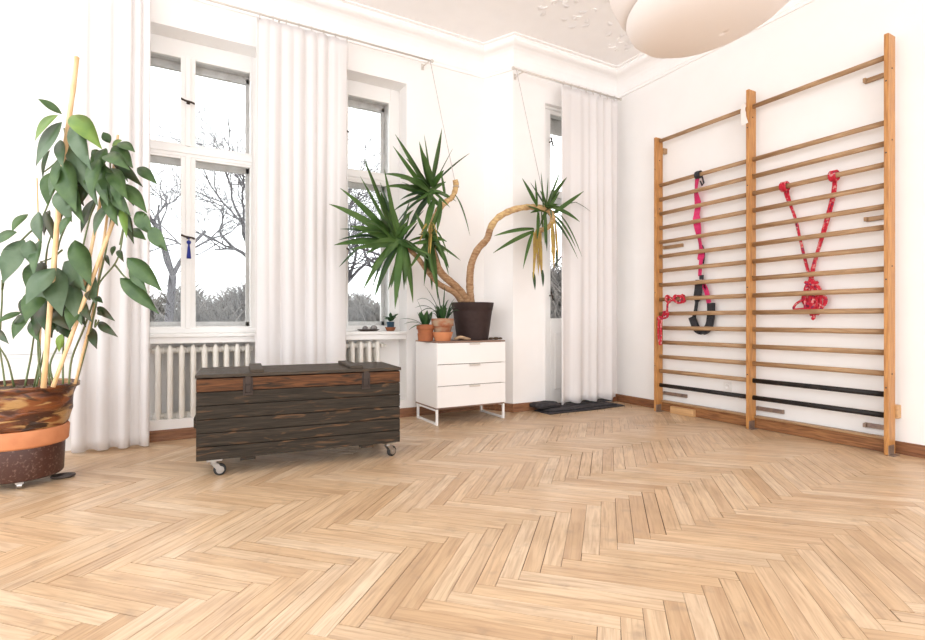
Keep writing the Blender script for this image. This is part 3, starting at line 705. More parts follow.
for i in range(3):
    z0 = ZB + i * dh; g = .003
    o = MB().box(DX0 + .003, DX1 - .003, DY0 - .016, DY0 + .002, z0 + g, z0 + dh - g).build('drawer', 'dresser', dr, bevel=.0015)
    xc = (DX0 + DX1) / 2 + .02; b = MB(); b.box(xc - .06, xc + .06, DY0 - .030, DY0 - .027, z0 + dh - .022, z0 + dh - .006); b.box(xc - .06, xc + .06, DY0 - .030, DY0 - .0155, z0 + dh - .008, z0 + dh - .0045); b.build('handle', 'steel' if False else 'rod', o, bevel=.001)
for x in (DX0 + .012, DX1 - .012):
    b = MB(); w = .0105; y0, y1 = DY0 + .012, DY1 - .03
    b.box(x - w, x + w, y0 - w, y0 + w, .001, ZB - .014); b.box(x - w, x + w, y1 - w, y1 + w, .001, ZB - .014); b.box(x - w, x + w, y0 + w, y1 - w, .001, .022); b.box(x - w, x + w, y0 + w, y1 - w, ZB - .032, ZB - .014)
    b.build('leg_frame', 'paint', dr, bevel=.0015)

# ------------------------------------------------------------------ pots and plants on the dresser
def pot(parent, name, c, r0, r1, h, m, rim=None, th=.008, seg=36):
    pr = [(.001, 0), (r0, 0), (r0 + .004, .004)]
    if rim: pr += [(r0 + (r1 - r0) * .72, h - rim), (r1 + .004, h - rim + .004), (r1 + .006, h - .004), (r1, h)]
    else: pr += [(r1 - .002, h - .006), (r1, h)]
    pr += [(r1 - th, h), (r1 - th - .004, h - .03), (.001, h - .03)]
    b = MB(); b.lathe(c, pr, seg); return b.build(name, m, parent, smooth=True, bevel=.0015)
def soil(parent, c, r): 
    b = MB(); b.lathe(c, [(r, -.01), (r * .98, .0), (r * .6, .007), (.001, .01)], 24); rnd = random.Random(1)
    for k in range(40):
        a = rnd.uniform(0, 6.28); q = r * .85 * math.sqrt(rnd.random()); b.blob(Vector(c) + Vector((q * math.cos(a), q * math.sin(a), .008)), rnd.uniform(.004, .011), k, n=5, amp=.3)
    return b.build('soil', 'soil', parent, smooth=True)
ZD = ZT + .0006
PC = Vector((2.685, 4.60, ZD))
yu = thing('potted_yucca', PC, 'large two-trunked yucca in a brown pot on the white dresser', 'plant')
b = MB(); b.lathe(PC, [(.001, 0), (.158, 0), (.164, .006), (.205, .30), (.207, .302), (.222, .378), (.224, .385), (.208, .385), (.204, .34), (.001, .34)], 48); b.build('pot', 'brownpot', yu, smooth=True, bevel=.002)
soil(yu, PC + Vector((0, 0, .345)), .205)
def Q(pts, Ys): return [atY(x, y, Y) for (x, y), Y in zip(pts, Ys)]
t1 = [(471, 303), (470, 290), (470, 275), (472, 262), (478, 249), (487, 239), (491, 227), (499, 217), (514, 209.5), (530, 207), (544, 208.5), (551, 213), (552.5, 221), (547, 228), (537, 231)]
Y1 = [4.60, 4.60, 4.59, 4.57, 4.54, 4.5, 4.46, 4.42, 4.38, 4.35, 4.32, 4.30, 4.30, 4.30, 4.30]
p = smooth_path(Q(t1, Y1), 5); p[0].z = PC.z + .335; n = len(p); rnd = random.Random(8)
b = MB(); k1 = int(n * .42); b.tube(p[:k1 + 1], [(.040 - .014 * i / n) * (1 + .06 * rnd.uniform(-1, 1)) for i in range(k1 + 1)], 12); b.build('trunk', 'bark', yu, smooth=True)
b = MB(); b.tube(p[k1:], [(.034 - .013 * i / n) * (1 + .12 * rnd.uniform(-1, 1)) for i in range(n - k1)], 12); b.build('upper_trunk', 'bark_pale', yu, smooth=True)
CR = {}
t2 = [(467, 303), (461, 292), (452, 283), (442, 274), (436, 263), (432, 250), (430, 236), (433, 222), (439, 209), (447, 201), (453, 196), (456, 186), (455, 180)]
Y2 = [4.60, 4.58, 4.54, 4.49, 4.47, 4.46, 4.45, 4.45, 4.45, 4.45, 4.45, 4.45, 4.45]
p2 = smooth_path(Q(t2, Y2), 5); p2[0].z = PC.z + .335; n = len(p2); k1 = int(n * .42)
b = MB(); b.tube(p2[:k1 + 1], [(.042 - .018 * i / n) * (1 + .06 * rnd.uniform(-1, 1)) for i in range(k1 + 1)], 12); b.build('trunk', 'bark', yu, smooth=True)
b = MB(); b.tube(p2[k1:], [(.030 - .006 * i / n) * (1 + .15 * rnd.uniform(-1, 1)) for i in range(n - k1)], 10); b.build('upper_trunk', 'bark_pale', yu, smooth=True)
t3 = [(462, 303), (455, 293), (446, 288), (438, 283), (428, 272), (418, 258), (406, 247), (398, 241)]
p3 = smooth_path(Q(t3, [4.60, 4.56, 4.51, 4.46, 4.44, 4.42, 4.40, 4.38]), 5); p3[0].z = PC.z + .335; b = MB(); b.tube(p3, [.032 - .014 * i / len(p3) for i in range(len(p3))], 10); b.build('trunk', 'bark', yu, smooth=True)
b = MB(); a = atY(467, 302, 4.56); b.tube([(a.x, a.y, PC.z + .33), (a.x + .005, a.y, a.z + .06)], [.028, .022], 10); b.build('stump', 'bark', yu, smooth=True)

def strap_leaves(name, m, items, Yc, seed, w=.066, spread=.22):
    rnd = random.Random(seed); b = MB()
    for it in items:
        (bx, by), (tx, ty) = it[0], it[1]; sag = it[2] if len(it) > 2 else 0; ww = it[3] if len(it) > 3 else w
        ba = atY(bx, by, Yc + rnd.uniform(-.03, .03)); dY = it[4] if len(it) > 4 else rnd.uniform(-spread, spread * .55)
        ti = atY(tx, ty, min(Yc + dY, 4.80 if tx < 480 else 4.50)); L = (ti - ba).length
        nn = Vector((rnd.uniform(-.5, .5), -1, rnd.uniform(-.1, .9)))
        b.leaf(ba, ti, ww * rnd.uniform(.85, 1.1), nn, Vector((0, 0, sag * L)), fold=.35, n=10, kind='strap')
    return b.build(name, m, yu, smooth=True)
b = MB(); b.tube(smooth_path(Q([(441, 206), (436, 202), (431, 196), (430, 188)], [4.45, 4.45, 4.44, 4.44]), 3), [.022] * 9 + [.012], 8); b.build('branch', 'yucca', yu, smooth=True)
b = MB(); b.tube(smooth_path(Q([(399, 242), (395, 239), (392, 234), (391, 229)], [4.38, 4.37, 4.36, 4.36]), 3), [.024] * 9 + [.012], 8); b.build('branch', 'yucca', yu, smooth=True)
def tuft(cx, cy, Yc, seed, n=26, L=26, up=.25):
    rnd = random.Random(seed); out = []
    for k in range(n):
        a = rnd.uniform(0, 6.28); l = L * rnd.uniform(.6, 1.25); out.append(((cx + rnd.uniform(-3, 3), cy + rnd.uniform(-3, 3)), (cx + l * math.cos(a), cy - l * math.sin(a) * .9 - l * up), rnd.uniform(-.02, .1), rnd.uniform(.03, .055)))
    strap_leaves('leaf_crown', 'yucca', out, Yc, seed, spread=.3)
tuft(431, 192, 4.45, 61, 18, 26); tuft(395, 240, 4.38, 62, 20, 34, .0); tuft(430, 240, 4.42, 63, 14, 26, -.5); tuft(546, 210, 4.31, 64, 12, 20, .1)
strap_leaves('leaf_crown', 'yucca', [((427, 189), (395, 134)), ((425, 190), (393, 146), -.02), ((429, 187), (419, 141)), ((430, 187), (424, 134)), ((431, 184), (442, 128)), ((433, 186), (444, 170)),
    ((428, 191), (384, 174), .08), ((427, 193), (384, 187), .07), ((428, 196), (390, 185), .05), ((445, 197), (441, 172), 0, .03), ((455, 195), (470, 236), .12, .035), ((434, 200), (423, 240), .05), ((440, 199), (437, 232), .02), ((428, 186), (406, 158)), ((432, 186), (422, 150))], 4.44, 1)
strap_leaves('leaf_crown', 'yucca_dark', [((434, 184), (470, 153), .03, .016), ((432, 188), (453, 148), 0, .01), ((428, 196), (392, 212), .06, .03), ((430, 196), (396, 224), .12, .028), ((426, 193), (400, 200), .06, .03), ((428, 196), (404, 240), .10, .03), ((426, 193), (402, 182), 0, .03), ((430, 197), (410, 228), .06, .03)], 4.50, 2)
Bc = (430, 232)
strap_leaves('leaf_crown', 'yucca', [((428, 238), (415, 212), -.02, .05), ((431, 232), (449, 276), .10, .06), ((430, 236), (438, 301), .04, .06), ((427, 236), (424, 286), .03, .05), ((432, 228), (448, 255), .14, .03), ((428, 240), (432, 290), .02, .055), ((424, 240), (428, 276), .03), ((432, 238), (449, 268), .05), ((430, 232), (440, 205), 0, .05), ((426, 238), (438, 292), -.03, .05), ((430, 240), (444, 282), .04)], 4.40, 3)
strap_leaves('withered_leaves', 'yucca_dead', [((430, 222), (420, 236), .1, .02), ((431, 222), (424, 252), .02, .022), ((432, 224), (430, 256), 0, .018), ((432, 226), (436, 250), .05, .02), ((429, 224), (417, 248), .1, .018), ((430, 228), (428, 262), 0, .02), ((432, 222), (438, 240), .1, .018)], 4.38, 4)
strap_leaves('leaf_crown', 'yucca', [((394, 238), (363, 156), -.01), ((393, 240), (360, 176), .0), ((392, 240), (340, 188), .04), ((392, 241), (329, 204), .05), ((391, 242), (350, 226), .05), ((396, 236), (384, 168), .0), ((395, 238), (380, 190)), ((390, 243), (334, 245), .035), ((408, 246), (349, 250), .045), ((398, 234), (388, 196)), ((400, 240), (362, 292), .10), ((404, 246), (391, 288), .06), ((400, 243), (374, 298), .09), ((401, 243), (395, 309), .03), ((402, 243), (404, 290)), ((404, 243), (413, 303), .04), ((398, 246), (370, 270), .08), ((405, 246), (388, 290), .06, .06), ((403, 243), (406, 285), .05)], 4.36, 5)
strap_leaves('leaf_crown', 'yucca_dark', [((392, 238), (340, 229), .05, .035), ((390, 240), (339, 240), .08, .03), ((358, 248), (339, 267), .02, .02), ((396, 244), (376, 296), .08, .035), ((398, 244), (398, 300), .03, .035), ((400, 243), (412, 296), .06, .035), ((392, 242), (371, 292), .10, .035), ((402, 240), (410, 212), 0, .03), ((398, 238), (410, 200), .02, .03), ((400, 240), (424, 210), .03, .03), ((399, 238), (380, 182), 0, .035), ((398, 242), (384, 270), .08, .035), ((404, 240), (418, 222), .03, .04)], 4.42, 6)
strap_leaves('leaf_crown', 'yucca', [((537, 206), (522, 178), 0, .05), ((537, 206), (535, 179), 0, .032), ((543, 207), (541, 172), 0, .034), ((546, 206), (548, 177), 0, .028), ((546, 206), (561, 169), 0, .05), ((547, 204), (567, 177), .03, .05), ((552, 214), (584, 191), .0, .055), ((553, 208), (580, 222), .05, .05), ((557, 212), (582, 257), .10, .045), ((558, 222), (578, 259), .02, .045), ((552, 214), (576, 248), .10, .045), ((545, 214), (545, 245), 0, .05), ((538, 212), (537, 240), 0, .05), ((541, 212), (543, 240), 0, .05), ((534, 229), (494, 236), .03, .05), ((534, 231), (493, 253), .03, .045), ((533, 232), (523, 269), .06, .04)], 4.30, 7, spread=.15)
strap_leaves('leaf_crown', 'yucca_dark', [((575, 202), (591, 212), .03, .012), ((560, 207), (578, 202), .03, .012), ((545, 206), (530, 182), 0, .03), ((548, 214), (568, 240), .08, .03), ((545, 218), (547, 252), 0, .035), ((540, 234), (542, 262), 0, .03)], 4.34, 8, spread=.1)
strap_leaves('withered_leaves', 'yucca_dead', [((536, 231), (533, 282), .0, .04), ((539, 231), (542, 280), 0, .04), ((537, 232), (537, 270), 0, .03), ((552, 222), (554, 268), 0, .045), ((555, 222), (558, 264), 0, .035), ((553, 224), (551, 256), 0, .035), ((534, 232), (534, 266), 0, .03), ((541, 232), (538, 276), 0, .03), ((554, 220), (558, 250), .02, .03)], 4.28, 9, spread=.06)
for tp in (((533, 272), (535, 290), 0, .04), ((542, 270), (543, 287), 0, .038), ((556, 250), (557, 270), 0, .03)): strap_leaves('leaf_tip', 'yucca_dark', [tp], 4.26, 10, spread=.02)

# cords holding the trunks
def cord(a, c, label):
    b = MB(); a = Vector(a); c = Vector(c); b.tube([a, a + (c - a) * .5 + Vector((0, 0, -.01)), c], .0035, 6)
    pts = [(c.x + .03 * math.cos(t_), c.y + .03 * math.sin(t_), c.z - .004 * math.sin(t_)) for t_ in [2 * math.pi * k / 12 for k in range(13)]]
    b.tube(pts, .0035, 6)
    tag(b.build('cord', 'cord'), label, 'cord', 'cords tied to the yucca')
cord((2.255, 4.72, ZR - .005), atY(456, 187, 4.45), 'pale cord from the long curtain rod down to the left yucca trunk')
cord((3.10, 4.40, 3.632), atY(546, 208, 4.31), 'pale cord from the short curtain rod down to the arching yucca trunk')

# small clay pots
def small_plant(c, name, label, saucer):
    c = Vector(c); t = thing('potted_houseplant', c, label, 'plant'); return t
c1 = atY(425.5, 320, 4.50); c1.z = ZD
t = small_plant(c1, 'p', 'small leafy houseplant in a dark terracotta pot at the left dresser corner', False)
pot(t, 'saucer', c1, .068, .080, .075, 'terra', th=.006); pot(t, 'pot', c1 + Vector((0, 0, .046)), .064, .083, .115, 'terra', rim=.05); soil(t, c1 + Vector((0, 0, .135)), .070)
rnd = random.Random(12); b = MB(); base0 = c1 + Vector((0, 0, .14))
for k in range(12):
    a = rnd.uniform(0, 6.28); l = rnd.uniform(.08, .17); b.leaf(base0 + Vector((.02 * math.cos(a), .02 * math.sin(a), 0)), base0 + Vector((l * .6 * math.cos(a), l * .5 * math.sin(a), l * 1.0)), .05, (math.cos(a), math.sin(a), .5), (0, 0, .02), n=6)
for tx, ty in ((404, 324), (400, 319), (409, 330), (417, 300)): b.leaf(base0, atY(tx, ty, 4.42), .018, (0, -.4, 1), (0, 0, .03), n=8, kind='strap')
b.build('foliage', 'succ', t, smooth=True)
c2 = atY(442.5, 320, 4.43); c2.z = ZD
t = small_plant(c2, 'p', 'arching thin-leaved houseplant in a weathered terracotta pot set in a peach clay pot', True)
pot(t, 'peach_pot', c2, .072, .104, .088, 'peach', th=.008); pot(t, 'pot', c2 + Vector((0, 0, .045)), .068, .104, .175, 'terra_old', rim=.075); soil(t, c2 + Vector((0, 0, .193)), .088)
b = MB(); base0 = c2 + Vector((0, 0, .20)); rnd = random.Random(13)
for k in range(26):
    a = rnd.uniform(0, 6.28); l = rnd.uniform(.10, .22); b.leaf(base0 + Vector((.04 * math.cos(a), .04 * math.sin(a), 0)), base0 + Vector((l * .9 * math.cos(a), max(-.3, l * .7 * math.sin(a)), l * rnd.uniform(.3, 1.1))), .014, (0, -.5, 1), (0, 0, .04), n=8, kind='strap')
for tx, ty, s_ in ((415, 308, .2), (417, 300, .25), (445, 285, .05), (436, 282, .0), (424, 285, .1), (449, 300, .15), (418, 315, .25)): 
    ti = atY(tx, ty, 4.42); b.leaf(base0, ti, .016, (0, -.5, 1), (0, 0, s_ * .35), n=10, kind='strap')
b.build('foliage', 'yucca_dark', t, smooth=True)
b = MB(); rnd = random.Random(14)
for k in range(10):
    a = rnd.uniform(0, 6.28); b.leaf(base0 + Vector((.03 * math.cos(a), .03 * math.sin(a), 0)), base0 + Vector((.08 * math.cos(a), .08 * math.sin(a), .10 + rnd.random() * .05)), .035, (math.cos(a), math.sin(a), .5), (0, 0, .02), n=6)
b.build('inner_leaves', 'succ', t, smooth=True)
# driftwood, bark crumbs
d0 = atY(457, 320, 4.40); b = MB(); z = ZD + .017
b.tube(smooth_path([(d0.x - .02, 4.42, z), (d0.x + .03, 4.39, z + .018), (d0.x + .09, 4.375, z + .006), (d0.x + .135, 4.37, z)], 4), [.012, .014, .016, .017, .017, .017, .016, .015, .014, .012, .01, .008, .005], 8)
tag(b.build('driftwood', 'driftwood', smooth=True), 'pale curved piece of driftwood on the dresser top before the brown pot', 'driftwood')
for k, (px, Y, r_) in enumerate(((491, 4.50, .022), (496, 4.46, .026), (500, 4.52, .02))):
    a = atY(px, 320, Y); b = MB(); b.blob((a.x, a.y, ZD + r_ * .55), r_, 20 + k, amp=.2, sc=(1.4, 1, .55))
    tag(b.build('bark_piece', 'soil', smooth=True), 'dark chip of bark lying right of the brown pot on the dresser', 'bark', 'bark chips beside the brown pot')

# things on the right window sill
ZS = .8856
c = atY(390.5, 320, 4.985); c.z = ZS
t = thing('potted_succulent', c, 'small dark green succulent in a blue pot on the right window sill', 'plant')
pot(t, 'saucer', c, .035, .056, .040, 'terra', th=.008); pot(t, 'pot', c + Vector((0, 0, .012)), .030, .042, .085, 'bluepot')
b = MB(); rnd = random.Random(21); bb = c + Vector((0, 0, .09))
for k in range(34):
    a = rnd.uniform(0, 6.28); l = rnd.uniform(.03, .095); e = rnd.uniform(.0, 1.1)
    b.leaf(bb + Vector((.015 * math.cos(a), .015 * math.sin(a), l * .3)), bb + Vector((l * math.cos(a), min(.08, l * .8 * math.sin(a)), l * e + .015)), .034, (0, -.3, 1), (0, 0, .01), n=6)
b.build('foliage', 'succ', t, smooth=True)
c = atY(368.5, 320, 4.975); c.z = ZS
b = MB(); b.lathe(c, [(.001, 0), (.085, 0), (.115, .018), (.118, .022), (.108, .022), (.08, .008), (.001, .008)], 32, sx=1, sy=.5)
tag(b.build('tray', 'tray', smooth=True), 'shallow dark oval tray with two stones on the right window sill', 'tray')
for k, (dx, r_, s_, lab) in enumerate(((-.035, .026, .9, 'left grey stone, the smaller one on the dark sill tray'), (.055, .033, .8, 'right grey stone, the larger one on the dark sill tray'))):
    b = MB(); b.blob((c.x + dx, c.y, ZS + .0085 + r_ * s_), r_, 30 + k, amp=.12, sc=(1.1, .9, s_)); tag(b.build('stone', 'stone', smooth=True), lab, 'stone', 'stones on the sill tray')

# dark folded cloth / mat under the balcony door
rl = thing('floor_mat', (3.9, 4.4, 0), 'dark grey folded mat on the floor under the balcony door curtain', 'mat')
def slab(x0, x1, y0, y1, z0, z1, name, seed):
    rnd = random.Random(seed); nx, ny = 24, 6; vs = []
    for s_, zb in ((0, z0), (1, z1)):
        for j in range(ny + 1):
            for i in range(nx + 1):
                u, v = i / nx, j / ny; ed = min(1, min(u, 1 - u) * 14, min(v, 1 - v) * 5 + .35)
                vs.append((x0 + (x1 - x0) * u + .006 * math.sin(9 * v + seed), y0 + (y1 - y0) * v + .010 * math.sin(7 * u + seed), zb if s_ == 0 else z0 + (z1 - z0) * (.55 + .45 * ed) + .003 * math.sin(11 * u + 5 * v + seed)))
    n = (nx + 1) * (ny + 1); fs = []
    for j in range(ny):
        for i in range(nx):
            a = j * (nx + 1) + i; fs.append((a, a + nx + 1, a + nx + 2, a + 1)); fs.append((n + a, n + a + 1, n + a + nx + 2, n + a + nx + 1))
    for i in range(nx):
        fs.append((i, i + 1, n + i + 1, n + i)); a = ny * (nx + 1) + i; fs.append((a + 1, a, n + a, n + a + 1))
    for j in range(ny):
        a = j * (nx + 1); fs.append((a + nx + 1, a, n + a, n + a + nx + 1)); a += nx; fs.append((a, a + nx + 1, n + a + nx + 1, n + a))
    MB().add(vs, fs).build(name, 'darkcloth', rl, smooth=True)
slab(3.42, 4.52, 4.24, 4.50, .001, .022, 'lower_fold', 1); slab(3.44, 4.42, 4.27, 4.50, .024, .046, 'middle_fold', 2)
slab(3.38, 3.66, 4.36, 4.54, .048, .10, 'raised_end', 3); slab(3.70, 4.46, 4.40, 4.54, .048, .062, 'upper_fold', 4)

# ------------------------------------------------------------------ tall plant at the left
BC = Vector((-.852, 4.082, 0))
bp = thing('potted_avocado_plant', BC, 'tall leafy green plant tied to bamboo canes in a rusty stacked planter', 'plant')
b = MB(); b.lathe(BC, [(.001, .045), (.205, .045), (.215, .055), (.225, .30), (.001, .30)], 56); b.build('lower_pot', 'lowerpot', bp, smooth=True, bevel=.003)
b = MB(); b.lathe(BC, [(.001, .24), (.229, .24), (.240, .25), (.2455, .335), (.240, .345), (.19, .345), (.001, .345)], 56); b.build('terracotta_ring', 'peach', bp, smooth=True, bevel=.003)
b = MB(); prf = [(.001, .335), (.222, .335), (.236, .36), (.244, .40), (.258, .44), (.262, .48), (.272, .53), (.281, .57), (.283, .578), (.297, .582), (.298, .606), (.286, .608), (.275, .57), (.001, .565)]
seg = 64; vs = []
for i, (r_, z) in enumerate(prf):
    for k in range(seg):
        a = 2 * math.pi * k / seg; q = 1 + (.018 * math.sin(3 * a + z * 20) + .010 * math.sin(9 * a + 31 * z) if 2 <= i <= 7 else 0); vs.append(BC + Vector((r_ * q * math.cos(a), r_ * q * math.sin(a), z)))
b.add(vs, [(i * seg + k, i * seg + (k + 1) % seg, (i + 1) * seg + (k + 1) % seg, (i + 1) * seg + k) for i in range(len(prf) - 1) for k in range(seg)]); b.build('planter', 'rust', bp, smooth=True)
soil(bp, BC + Vector((0, 0, .572)), .275)
for a in (R(-78), R(30), R(150)):
    b = MB(); c = BC + Vector((.17 * math.cos(a), .17 * math.sin(a), 0)); b.box(c.x - .02, c.x + .02, c.y - .02, c.y + .02, .03, .046); b.tube([(c.x - .012, c.y, .022), (c.x + .012, c.y, .022)], .0215, 16); b.build('caster', 'steel', bp, smooth=False)
b = MB(); c = BC + Vector((.215, -.02, 0)); b.lathe(c, [(.001, .001), (.055, .001), (.066, .012), (.062, .02), (.05, .012), (.001, .01)], 28, sx=1, sy=.7); b.build('trolley_rim', 'tray', bp, smooth=True)

DP = 3.08
def dd(px, py, D=DP): return atD(px, py, D)
sc0 = Vector((BC.x, BC.y, .575))
def stake(name, pts, D0, r_):
    P = [dd(x, y, D) for (x, y), D in zip(pts, D0)]; b = MB(); N = 18; pp = []; rad = []
    for i in range(N + 1):
        t_ = i / N * (len(P) - 1); k = min(int(t_), len(P) - 2); pp.append(P[k].lerp(P[k + 1], t_ - k)); rad.append(r_ * (1.12 if i % 4 == 0 else 1))
    b.tube(pp, rad, 10); b.build('bamboo_cane', 'bamboo', bp, smooth=True)
stake('a', [(43.5, 388), (60, 190), (77, 57)], [2.97, 2.99, 3.02], .0135); stake('b', [(53, 387), (90, 285), (121, 200)], [2.98, 3.05, 3.1], .011); stake('c', [(75, 384), (96, 300), (118, 135)], [3.12, 3.12, 3.14], .007)
stake('d', [(38, 386), (41, 320), (47, 250)], [3.2, 3.2, 3.2], .005); stake('e', [(83, 290), (98, 215), (106, 170)], [3.08, 3.1, 3.14], .009)
stake('f', [(39, 250), (37, 178)], [3.15, 3.15], .004)
b = MB()
def st_(pts, r0=.006, r1=.004, D=3.12):
    P = smooth_path([dd(x, y, D + .03 * math.sin(i * 1.7 + pts[0][0])) for i, (x, y) in enumerate(pts)], 4); b.tube(P, [r0 + (r1 - r0) * i / (len(P) - 1) for i in range(len(P))], 6)
for pts in ([(5, 386), (3, 370), (0, 350), (-3, 330)], [(14, 387), (8, 362), (-2, 345)], [(25, 386), (31, 356), (34, 335), (38, 310)], [(34, 387), (40, 356), (38, 335)], [(36, 387), (42, 360), (48, 335), (52, 300)],
            [(42, 386), (38, 350), (40, 320), (44, 280), (48, 245), (60, 215)], [(50, 386), (47, 355), (46, 320), (52, 270), (56, 235), (66, 200), (68, 160), (64, 128)], [(54, 385), (50, 365), (58, 345), (66, 320), (72, 280)], [(63, 385), (63, 355), (64, 330)],
            [(69, 384), (72, 358), (84, 328), (94, 300), (100, 282), (116, 262), (122, 240), (124, 205), (116, 170)], [(76, 384), (88, 340), (96, 305), (97, 290), (108, 240), (112, 200), (110, 160), (112, 148)],
            [(96, 320), (95, 327), (99, 320)], [(115, 265), (124, 276), (130, 280)], [(66, 225), (60, 240), (58, 250)], [(2, 290), (10, 255), (26, 236), (40, 222), (52, 195), (58, 185)], [(0, 330), (2, 300), (2, 280)], [(90, 300), (80, 270), (88, 225), (96, 200)], [(120, 245), (124, 225), (127, 210)], [(62, 250), (52, 258), (40, 262)], [(60, 295), (56, 270), (58, 240)], [(62, 145), (58, 160), (44, 172)]): st_(pts)
b.build('stems', 'stem', bp, smooth=True)
def leaves(name, m, items, seed, D=3.02, fold=.12):
    rnd = random.Random(seed); b = MB()
    for it in items:
        (bx, by, tx, ty, w) = it[:5]; D0 = D + rnd.uniform(-.07, .10); ba = dd(bx, by, D0 + .03); ti = dd(tx, ty, D0 - rnd.uniform(-.04, .10)); L = (ti - ba).length
        side = rnd.uniform(-.5, .5); nn = -F * 1.0 + RT * side + UP * rnd.uniform(.1, .6)
        b.leaf(ba, ti, w / 510 * D * 1.12, nn, (-F * rnd.uniform(.02, .10) + UP * .05) * L, fold=fold + rnd.uniform(-.05, .12), n=10)
    return b.build(name, m, bp, smooth=True)
leaves('foliage', 'leaf_grey', [(62, 122, 36, 166, 19), (73, 122, 91, 170, 18), (68, 136, 98, 206, 18), (38, 212, 42, 243, 15), (60, 190, 72, 222, 15), (25, 240, 3, 283, 20), (110, 203, 94, 236, 13), (64, 262, 86, 292, 20), (58, 268, 62, 316, 20), (30, 240, 32, 265, 13), (55, 268, 26, 304, 20), (70, 280, 82, 325, 16), (60, 140, 63, 168, 10)], 31, 2.98)
leaves('foliage', 'leaf_light', [(58, 115, 35, 141, 15), (73, 115, 102, 149, 17), (62, 334, 59, 352, 7), (122, 205, 127, 238, 7), (112, 146, 122, 140, 6)], 32, 2.97)
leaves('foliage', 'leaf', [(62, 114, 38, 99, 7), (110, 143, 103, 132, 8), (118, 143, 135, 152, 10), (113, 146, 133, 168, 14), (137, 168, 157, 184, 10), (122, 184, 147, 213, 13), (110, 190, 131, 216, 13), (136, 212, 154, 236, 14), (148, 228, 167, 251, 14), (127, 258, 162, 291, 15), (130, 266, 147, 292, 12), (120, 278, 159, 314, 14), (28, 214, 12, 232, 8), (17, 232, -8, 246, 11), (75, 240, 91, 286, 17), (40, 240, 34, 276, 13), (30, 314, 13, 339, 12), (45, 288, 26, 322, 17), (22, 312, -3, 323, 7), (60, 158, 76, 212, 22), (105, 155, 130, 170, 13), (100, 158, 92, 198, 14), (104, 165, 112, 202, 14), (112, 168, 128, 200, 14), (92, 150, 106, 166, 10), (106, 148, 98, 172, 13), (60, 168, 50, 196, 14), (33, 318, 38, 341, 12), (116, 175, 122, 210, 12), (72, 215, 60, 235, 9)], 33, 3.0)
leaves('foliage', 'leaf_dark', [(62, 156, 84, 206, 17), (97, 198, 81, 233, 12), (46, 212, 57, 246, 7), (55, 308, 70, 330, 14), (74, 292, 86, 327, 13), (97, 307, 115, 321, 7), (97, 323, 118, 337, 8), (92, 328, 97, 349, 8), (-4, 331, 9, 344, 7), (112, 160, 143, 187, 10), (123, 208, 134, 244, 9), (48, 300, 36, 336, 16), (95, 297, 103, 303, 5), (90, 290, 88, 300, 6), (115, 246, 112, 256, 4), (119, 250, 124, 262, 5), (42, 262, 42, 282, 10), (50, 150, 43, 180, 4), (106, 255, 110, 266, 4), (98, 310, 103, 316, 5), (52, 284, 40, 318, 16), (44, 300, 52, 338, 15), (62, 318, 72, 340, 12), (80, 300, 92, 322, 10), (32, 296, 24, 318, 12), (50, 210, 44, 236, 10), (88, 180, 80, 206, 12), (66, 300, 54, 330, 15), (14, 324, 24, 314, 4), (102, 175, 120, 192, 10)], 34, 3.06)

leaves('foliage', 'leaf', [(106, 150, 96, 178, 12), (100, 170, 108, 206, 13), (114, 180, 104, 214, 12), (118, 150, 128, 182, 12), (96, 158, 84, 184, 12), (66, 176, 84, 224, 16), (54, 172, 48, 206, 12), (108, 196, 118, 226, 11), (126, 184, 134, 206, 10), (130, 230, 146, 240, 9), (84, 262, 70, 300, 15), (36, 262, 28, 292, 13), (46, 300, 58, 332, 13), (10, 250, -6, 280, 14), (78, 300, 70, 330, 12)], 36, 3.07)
leaves('foliage', 'leaf_grey', [(70, 150, 78, 190, 15), (118, 196, 132, 232, 11), (52, 276, 40, 308, 17), (66, 196, 58, 226, 12), (86, 270, 96, 304, 13)], 37, 3.03)

# ------------------------------------------------------------------ pendant lamp (room centre, hanging)
LC = Vector((1.365, .965, 2.055))
lp = thing('pendant_lamp', (LC.x, LC.y, 1.82), 'large pale pendant lamp with layered fabric shade hanging from the ceiling', 'lamp')
tl = Matrix.Rotation(R(-14), 4, F) 
def ring(prf, name):
    b = MB(); b.lathe(LC, prf, 64, mtx=tl.to_3x3()); o = b.build(name, 'shade', lp, smooth=True); s_ = o.modifiers.new('t', 'SOLIDIFY'); s_.thickness = .003
pr = [(.06, .30), (.14, .285), (.22, .23), (.275, .15), (.298, .06), (.30, -.0), (.285, -.06), (.262, -.095)]
def openlathe(prf, name):
    b = MB(); seg = 64; vs = []
    for r_, z in prf:
        for k in range(seg): a = 2 * math.pi * k / seg; vs.append(LC + tl.to_3x3() @ Vector((r_ * .93 * math.cos(a), r_ * .93 * math.sin(a), z * .95)))
    b.add(vs, [(i * seg + k, i * seg + (k + 1) % seg, (i + 1) * seg + (k + 1) % seg, (i + 1) * seg + k) for i in range(len(prf) - 1) for k in range(seg)])
    o = b.build(name, 'shade', lp, smooth=True); s_ = o.modifiers.new('t', 'SOLIDIFY'); s_.thickness = .003
openlathe(pr, 'upper_shade'); openlathe([(.262, -.07), (.272, -.10), (.262, -.135), (.232, -.17), (.185, -.195), (.12, -.212), (.06, -.218), (.02, -.2195), (.0015, -.2197)], 'lower_shade')
b = MB(); b.tube([LC + Vector((0, 0, .24)), (LC.x, LC.y, ZC)], .004, 8); b.lathe((LC.x, LC.y, ZC - .05), [(.012, 0), (.05, .03), (.055, .05)], 20); b.build('cable', 'cord', lp, smooth=True)

